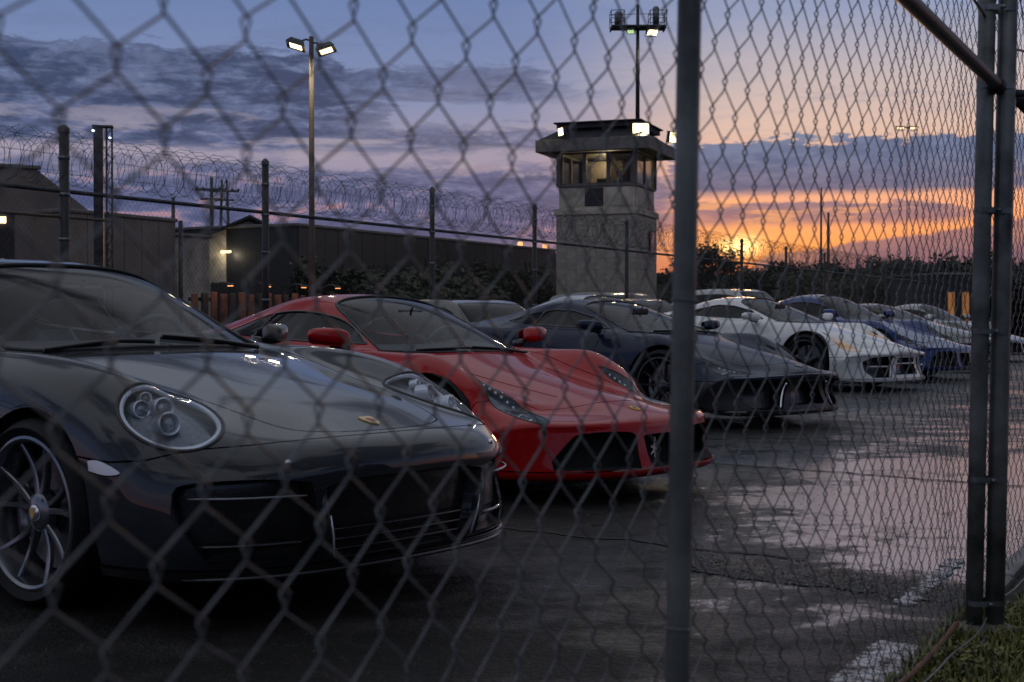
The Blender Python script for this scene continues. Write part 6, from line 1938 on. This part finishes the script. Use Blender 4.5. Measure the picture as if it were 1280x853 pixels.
# razor coil beside the tall post
dv = Vector((rx[0], rx[1], 0)).normalized(); sv = Vector((-dv.y, dv.x, 0))
def razor(base, d_, s_, L, rad, pitch, r, seg=18, barb=0, ph=0.0):
    g = G(); n = int(L / pitch * seg); pts = []
    for i in range(n + 1):
        a = 2 * PI * i / seg + ph; rr_ = rad * (1 + .10 * math.sin(i * .37 + ph))
        p = base + d_ * (L * i / n + .05 * math.sin(a * .5)) + s_ * math.cos(a) * rr_ + Vector((0, 0, math.sin(a) * rr_)); pts.append(p)
        if barb and i % barb == 0:
            t = s_ * -math.sin(a) + Vector((0, 0, math.cos(a))); o = s_ * math.cos(a) + Vector((0, 0, math.sin(a))); q = .011 + r * 2
            for sg in (-1, 1): g.add([p - t * q * .3, p + t * q * 2.0 + o * q * sg, p + t * q * .9], [(0, 1, 2)], False)
    g.tube(pts, r, 4, cap=False)
    return g
for rad, ph in ((.115, 0), (.085, 2)):
    razor(Vector((bx, by, 2.06)) + dv * .05, dv, sv, 1.6, rad, .05, .0022, 22, 5, ph).obj('razor_coil', M['wire'], NF)
# loose cable and a fallen bottom rail along the foot of the fence
def ground_tube(name, pts, r, mat, label, cat):
    g = G(); g.tube(pts, r, 7); return tagp(g.obj(name, mat), label, cat)
ground_tube('fallen_rail', [fp(x, -.075 - .01 * math.sin(x * 2), .052 + .012 * math.sin(x * 3)) for x in np.linspace(-2.6, -.12, 22)], .009, M['rust'], 'thin rusty rail lying along the foot of the near fence', 'rail')
ground_tube('loose_cable', [fp(x, .05 + .03 * math.sin(x * 2.6), .03 + .018 * math.sin(x * 4 + 1)) for x in np.linspace(-2.6, -.2, 40)], .006, M['wire_dark'], 'loose dark cable on the grass edge outside the near fence', 'cable')

# ------------------------------------------------------------------ far fence with razor wire
FFR = empty('perimeter_fence', ff(0), math.atan2(.879, .476), 'tall chain-link perimeter fence with razor wire on top, running behind the parked cars', 'fence')
M['post_dark'] = pbr('dark_painted_post', (.026, .027, .028), .5, var=.4, nscale=6)
def hpost(t): return 3.36 - .0065 * max(0, t)
for i, (t, r) in enumerate([(-9, .06), (-4.5, .06), (0, .064), (3.93, .052), (8.6, .046), (12.5, .044), (17.05, .044), (20.2, .044), (24.9, .044), (28.9, .042)] + [(33 + 4.1 * k, .042) for k in range(14)]):
    g = G(); g.tube([(t, 0, -.05), (t, 0, hpost(t))], r, 12); p = g.obj('post', M['post_dark'], FFR)
    g = G(); g.lathe([(0, .05), (r * .5, .04), (r * 1.15, 0), (r * 1.15, -.05)], 10, Matrix.Translation((t, 0, hpost(t)))); g.obj('post_cap', M['galv_dark'], p)
    if i < 6:
        for z in (.6, 1.3, 2.0, 2.55, 3.0):
            g = G(); g.lathe([(r, -.02), (r + .008, -.018), (r + .008, .018), (r, .02)], 12, Matrix.Translation((t, 0, z))); g.obj('clamp_band', M['galv'], p)
g = G(); g.tube([(-14, .05, 2.60), (90, .05, 2.56)], .027, 8); g.obj('top_rail', M['galv_dark'], FFR)
g = G(); g.tube([(-14, .05, 2.26), (.86, .05, 2.28)], .022, 8); g.obj('middle_rail', M['galv_dark'], FFR)
g = G(); g.tube([(-14, .05, .35), (90, .05, .35)], .02, 6); g.obj('bottom_rail', M['galv_dark'], FFR)
g = G(); w, h = .085, .095
z0, z1 = .06, 2.58
sh_ = (z1 - z0) * w / h
n = int(76 / w)
for i in range(n):
    x = -12 + i * w
    r = .0017 if x < 20 else .0021
    for sg, yy in ((1, .003), (-1, -.003)):
        a = Vector((x, yy, z0)); b = Vector((x + sg * sh_, yy, z1))
        vs = []
        for p in (a, b):
            for q in ((0, r), (r * .87, -r * .5), (-r * .87, -r * .5)): vs.append(p + Vector((q[0], q[1], 0)))
        g.add(vs, [(0, 1, 4, 3), (1, 2, 5, 4), (2, 0, 3, 5)], False)
tagp(g.obj('chain_link_mesh', M['wire_dark'], FFR), kind='stuff')
e1, e2 = Vector((1, 0, 0)), Vector((0, 1, 0))
razor(Vector((-13, 0, 2.98)), e1, e2, 62, .32, .17, .0028, 13, 3, 0).obj('razor_coil', M['wire_dark'], FFR)
razor(Vector((-13, 0, 2.92)), e1, e2, 62, .25, .21, .0028, 12, 0, 2).obj('razor_coil', M['wire_dark'], FFR)
razor(Vector((49, 0, 2.92)), e1, e2, 34, .28, .6, .005, 10, 0, 1).obj('razor_coil', M['wire_dark'], FFR)
for z in (2.80, 3.02, 3.22):
    g = G(); g.tube([(x, 0, z + .012 * math.sin(x * 1.3 + z * 9)) for x in np.linspace(-13, 88, 160)], .003, 4); g.obj('barbed_wire', M['wire_dark'], FFR)
# lattice column just behind the fence
lc = at(127, 160, 18.6)
col = empty('lattice_column', (lc.x, lc.y, 0), math.atan2(.879, .476) - .9, 'dark lattice steel column with two tiny lamps, right of the far-left fence post', 'column')
g = G(); H = lc.z
g.box((-.10, -.06, 0), (.02, .06, H)); g.obj('solid_post', M['galv_dark'], col)
g = G()
for (x, y) in ((.06, -.05), (.13, -.05), (.13, .05), (.06, .05)): g.tube([(x, y, 0), (x, y, H)], .008, 4)
n = 34
for k in range(n):
    z, zz = H * k / n, H * (k + 1) / n
    for y in (-.05, .05): g.tube([(.06 if k % 2 else .13, y, z), (.13 if k % 2 else .06, y, zz)], .005, 3)
    for x in (.06, .13): g.tube([(x, -.05 if k % 2 else .05, z), (x, .05 if k % 2 else -.05, zz)], .005, 3)
g.obj('lattice', M['galv_dark'], col)
g = G(); g.bbox((-.12, -.07, H), (.15, .07, H + .03), .008); g.obj('top_plate', M['galv_dark'], col)
for (x, z) in ((-.09, H - .05), (.12, H - .14)):
    g = G(); g.lathe([(0, .03), (.012, .03), (.012, 0)], 8, T3((x, -.08, z), (-.5, -1, 0))); g.obj('small_lamp', M['lamp_blue'], col)

# ------------------------------------------------------------------ the parked cars
def cardir(az): return -R(az)
def at_nose(u, d): return ((u - 640) / F_PX * d, d, 0)
def grille_horse(car, x=-.10, z=.285):
    T = T3((x, 0, z), (1, 0, 0))
    g = G(); g.prism([(px * .058, py * .066) for px, py in HORSE], 0, .006, T); g.obj('grille_emblem', M['silver_badge'], car)
CAR1, SH1 = build_coupe((-.35, 5.05, 0), cardir(39.2), 1.0, 'dark grey coupe with oval headlights, closest to the camera and cut by the left edge', (.018, .021, .027))
sp = variant(spec_red)
CAR2, SH2 = build_super(sp, (.89, 8.15, 0), cardir(41.3), (.955, .94, .975), 'bright red low coupe with a silver horse emblem in its grille')
grille_horse(CAR2)
sp = variant(spec_navy)
CAR3, SH3 = build_super(sp, (2.84, 13.5, 0), cardir(45.5), (1.03, .98, 1.06), 'angular navy coupe with a black lower bumper, third in the row beside the red car')
white = paint('white_paint', (.80, .79, .76), metal=0, rough=.3)
sp = variant(spec_navy, paint=white, darkmat=white, lipmat=white)
nv = spec_navy()
sp['lamps'] = [('headlight_lens', 'top', smooth([(-1.02, .60), (-.80, .72), (-.55, .80), (-.36, .81), (-.33, .68), (-.52, .60), (-.80, .565)], 3, sharp=(0, 3)), 'lens_amber', None, ())]
sp['hood'] = smooth([(-.22, -.2), (-.25, .3), (-.40, .48), (-.80, .53), (-1.2, .57), (-1.52, .65), (-1.50, .45), (-1.42, .2), (-1.415, -.2)], 3, sharp=(0, 5, 8))
sp['wheel'] = (.345, .25, .268, 5, .0, 'rim_dark', 'steel', 'none')
sp['lines'] = (('intake_blade', 'front', [(.335, .40), (.375, .31), (.44, .17)], .016, white), ('splitter_edge', 'front', [(0, .128), (.3, .128), (.6, .128), (.88, .13)], .009, 'silver_badge'),
               ('intake_slat', 'front', [(.45, .30), (.6, .30), (.75, .30)], .010, white), ('grille_bar', 'front', [(.0, .33), (.15, .33), (.28, .33)], .010, white))
sp['sidemat'] = 'glass_dark'
CAR4, _ = build_super(sp, at_nose(1137, 20.3), cardir(43.5), (1.05, 1.05, 1.17), 'white coupe with amber headlights and white bumper blades, its front wheel in full view', detail=1)
sp = variant(spec_red, paint=paint('pearl_paint', (.50, .53, .56), metal=.1, rough=.28)); sp['badges'] = (); sp['mirror_mat'] = 0
CAR5, _ = build_super(sp, (3.12, 19.15, 0), cardir(44), (1.0, 1.0, 1.13), 'pale coupe with dark side glass, set back between the navy and the white car', detail=1)
sp = variant(spec_red, paint=paint('blue_paint', (.006, .032, .17), metal=.2, rough=.3)); sp['badges'] = (); sp['wheel'] = (.345, .25, .268, 5, .0, 'rim_dark', 'steel', 'none'); sp.pop('lines')
CAR6, _ = build_super(sp, at_nose(1208, 24.0), cardir(43), (1.04, 1.04, 1.20), 'bright blue coupe with pale headlights, between the white car and the fence posts', detail=1)
sp = variant(spec_navy, paint=paint('black_paint', (.012, .013, .015), metal=.2, rough=.28), mirror_mat=white); sp['badges'] = (); sp['lines'] = ()
CAR7, _ = build_super(sp, at_nose(1243, 29.5), cardir(42), (1.04, 1.04, 1.17), 'black coupe parked behind the blue one, its nose hidden by the fence posts', detail=0)
sp = variant(spec_red, paint=paint('silver_paint', (.30, .31, .33), metal=.6, rough=.3)); sp['badges'] = (); sp.pop('lines')
CAR8, _ = build_super(sp, at_nose(1284, 34.5), cardir(41), (1.04, 1.04, 1.15), 'silver coupe at the right edge, seen between the posts and the frame', detail=0)
sp = variant(spec_navy, paint=paint('dark_grey_paint', (.04, .043, .048), metal=.4, rough=.3)); sp['badges'] = (); sp['lines'] = ()
CAR9, _ = build_super(sp, at_nose(1222, 36.0), cardir(40), (1.04, 1.04, 1.2), 'dark grey coupe with its roof showing above the blue one', detail=0)
# vehicles of the row behind
G2 = 'vehicles of the row behind'
sp = variant(spec_suv, paint=paint('champagne_paint', (.13, .125, .115), metal=.5, rough=.3))
CAR10, _ = build_super(sp, (.80, 19.8, 0), cardir(52), (.98, .98, .80), 'dull beige estate car glimpsed between the red and the navy coupe', G2, 0)
sp = variant(spec_suv, paint=white)
CAR11, _ = build_super(sp, at_nose(1012, 38.0), cardir(48), (1, 1, 1.13), 'white off-roader standing farthest back, behind the white and pale coupes', G2, 0)
sp = variant(spec_suv, paint=paint('black_suv_paint', (.010, .010, .011), metal=.1, rough=.3), mirror_mat=white)
CAR12, _ = build_super(sp, at_nose(898, 27.5), cardir(50), (1, 1, .88), 'black off-roader right behind the near fence post, beyond the navy coupe', G2, 0)
sp = variant(spec_suv, paint=paint('white_van_paint', (.24, .245, .25), metal=0, rough=.35))
CAR13, _ = build_super(sp, at_nose(862, 33.0), cardir(50), (1, 1, 1.02), 'grey off-roader whose roof shows above the navy coupe, foot of the guard tower', G2, 0)
bpy.context.view_layer.update()
